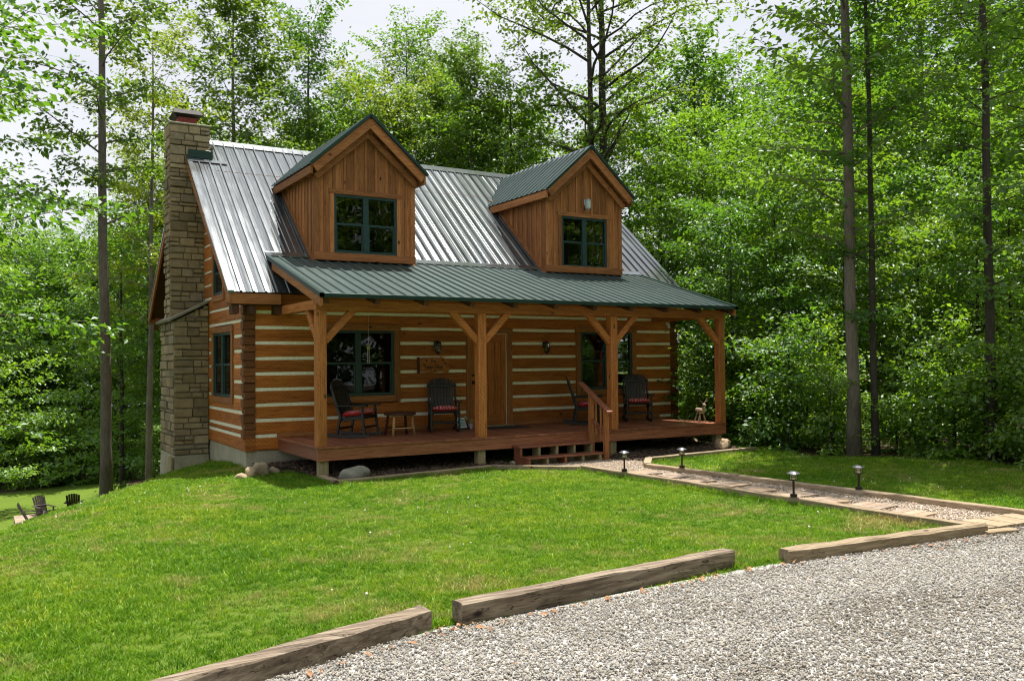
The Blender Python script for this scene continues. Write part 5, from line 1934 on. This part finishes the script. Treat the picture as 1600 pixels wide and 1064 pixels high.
def pebble(seed, mat, flat=.7):
    o = rock('pebble', mat, (0, 0, 0), (1, RNG.uniform(.65, .95), flat), seed, n=1)
    COL.objects.unlink(o)
    return o


NP = 300000
x = RNG.uniform(-7, 13, NP)
y = RNG.uniform(-16.4, -11.3, NP)
dist = np.hypot(x - CAM[0], y - CAM[1])
keep = in_poly(x, y, [(p[0], p[1] - (.02 if p[1] > -12 else 0)) for p in DRIVE]) & seen_wedge(x, y, 14)
keep &= RNG.random(NP) < np.minimum(1, (8.0 / dist) ** 1.0)
x, y, dist = x[keep], y[keep], dist[keep]
n = len(x)
s = (.0068 + .0095 * RNG.random(n) ** 2.6) * (1 + np.clip((dist - 7) * .03, 0, .5))
pts = np.stack([x, y, GZ + .022 + RNG.uniform(-.002, .014, n)], 1)
rot = RNG.uniform(0, 6.28, (n, 3)) * np.array([.12, .12, 1])
scatter('gravel', pts, rot, np.stack([s * 1.15, s * 1.15, s], 1), [pebble(100 + k, 'gravel_stone') for k in range(10)], 'loose grey gravel of the driveway')

NP = 26000
x = RNG.uniform(4.0, 7.1, NP)
y = RNG.uniform(-11.5, -2.4, NP)
keep = in_poly(x, y, PATH)
x, y = x[keep], y[keep]
n = len(x)
s = .010 + .014 * RNG.random(n) ** 2
pts = np.stack([x, y, GZ + .028 + RNG.uniform(-.004, .012, n)], 1)
rot = RNG.uniform(0, 6.28, (n, 3)) * np.array([.15, .15, 1])
scatter('path_gravel', pts, rot, np.stack([s, s, s], 1), [pebble(140 + k, 'path_stone', .6) for k in range(8)], 'loose tan pebbles of the path')

chips = []
for k in range(5):
    o = MB().box(-.03, .03, -.009, .009, -.004, .004, .002, 1, .003).build('chip', 'mulch_chip')
    COL.objects.unlink(o)
    o.location = (0, 0, 0)
    chips.append(o)
NP = 15000
x = RNG.uniform(.1, 11.2, NP)
y = RNG.uniform(-3.7, .1, NP)
keep = in_poly(x, y, BED1) | in_poly(x, y, BED2)
x, y = x[keep], y[keep]
n = len(x)
pts = np.stack([x, y, GZ + .022 + RNG.uniform(0, .03, n) + .05 * (y + 3.2) / 3.3], 1)
rot = np.stack([RNG.normal(0, .35, n), RNG.normal(0, .35, n), RNG.uniform(0, 6.28, n)], 1)
s = RNG.uniform(.6, 1.6, n)
scatter('mulch', pts, rot, np.stack([s, s, s], 1), chips, 'dark shredded bark mulch under the porch')


def clover_head(seed):
    o = MB().lathe((0, 0, 0), [(.002, 0), (.0022, .035), (.010, .038), (.012, .046), (.006, .054)], 6).build('clover', 'white_plastic')
    COL.objects.unlink(o)
    o.location = (0, 0, 0)
    return o


n = 170
x = RNG.uniform(-6, 11, n)
y = RNG.uniform(-11.0, -1.5, n)
ok = (np.sin(x * .9 + 1) * np.sin(y * .7) + RNG.normal(0, .5, n) > .2) & (forest_mask(x, y) < .3)
for poly in (DRIVE, PATH, BED1, BED2, HOUSE, CHIM):
    ok &= ~in_poly(x, y, poly)
x, y = x[ok], y[ok]
n = len(x)
pts = np.stack([x, y, ground_z(x, y)], 1)
scatter('clover_flowers', pts, np.stack([RNG.normal(0, .2, n), RNG.normal(0, .2, n), RNG.uniform(0, 6, n)], 1), np.repeat(RNG.uniform(.7, 1.2, n)[:, None], 3, 1), [clover_head(1)], 'small white clover flowers dotted over the lawn')


def dead_leaf(k):
    a = .03 + .01 * k
    o = MB().add([(-a, 0, 0), (-.3 * a, -.45 * a, .008), (a, 0, .004), (-.3 * a, .5 * a, .01), (0, 0, .002)], [(0, 1, 4), (1, 2, 4), (2, 3, 4), (3, 0, 4)]).build('dead_leaf', 'dead_leaf')
    COL.objects.unlink(o)
    o.location = (0, 0, 0)
    return o


plain('dead_leaf', (.30, .15, .07), .8, nscale=30, namt=.5)
xs, ys = [], []
for (ax, ay, bx, by, k) in ((-4.2, -12.25, -1.4, -11.42, 26), (-1.45, -11.38, -1.15, -11.3, 14), (-1.2, -11.5, 1.9, -11.24, 34), (1.9, -11.25, 2.6, -11.3, 10), (2.6, -11.42, 5.5, -11.62, 16), (-3, -13.5, 6, -12, 9)):
    for _ in range(k):
        t = random.random()
        xs.append(ax + (bx - ax) * t + random.gauss(0, .03 if k != 9 else .5))
        ys.append(ay + (by - ay) * t - abs(random.gauss(0, .06)) + (random.gauss(0, .6) if k == 9 else 0))
x, y = np.array(xs), np.array(ys)
n = len(x)
pts = np.stack([x, y, np.full(n, GZ + .045)], 1)
scatter('dead_leaves', pts, np.stack([RNG.normal(0, .3, n), RNG.normal(0, .3, n), RNG.uniform(0, 6, n)], 1), np.repeat(RNG.uniform(.5, 1.1, n)[:, None], 3, 1), [dead_leaf(k) for k in range(3)], 'dry brown leaves lying along the timbers and gravel')
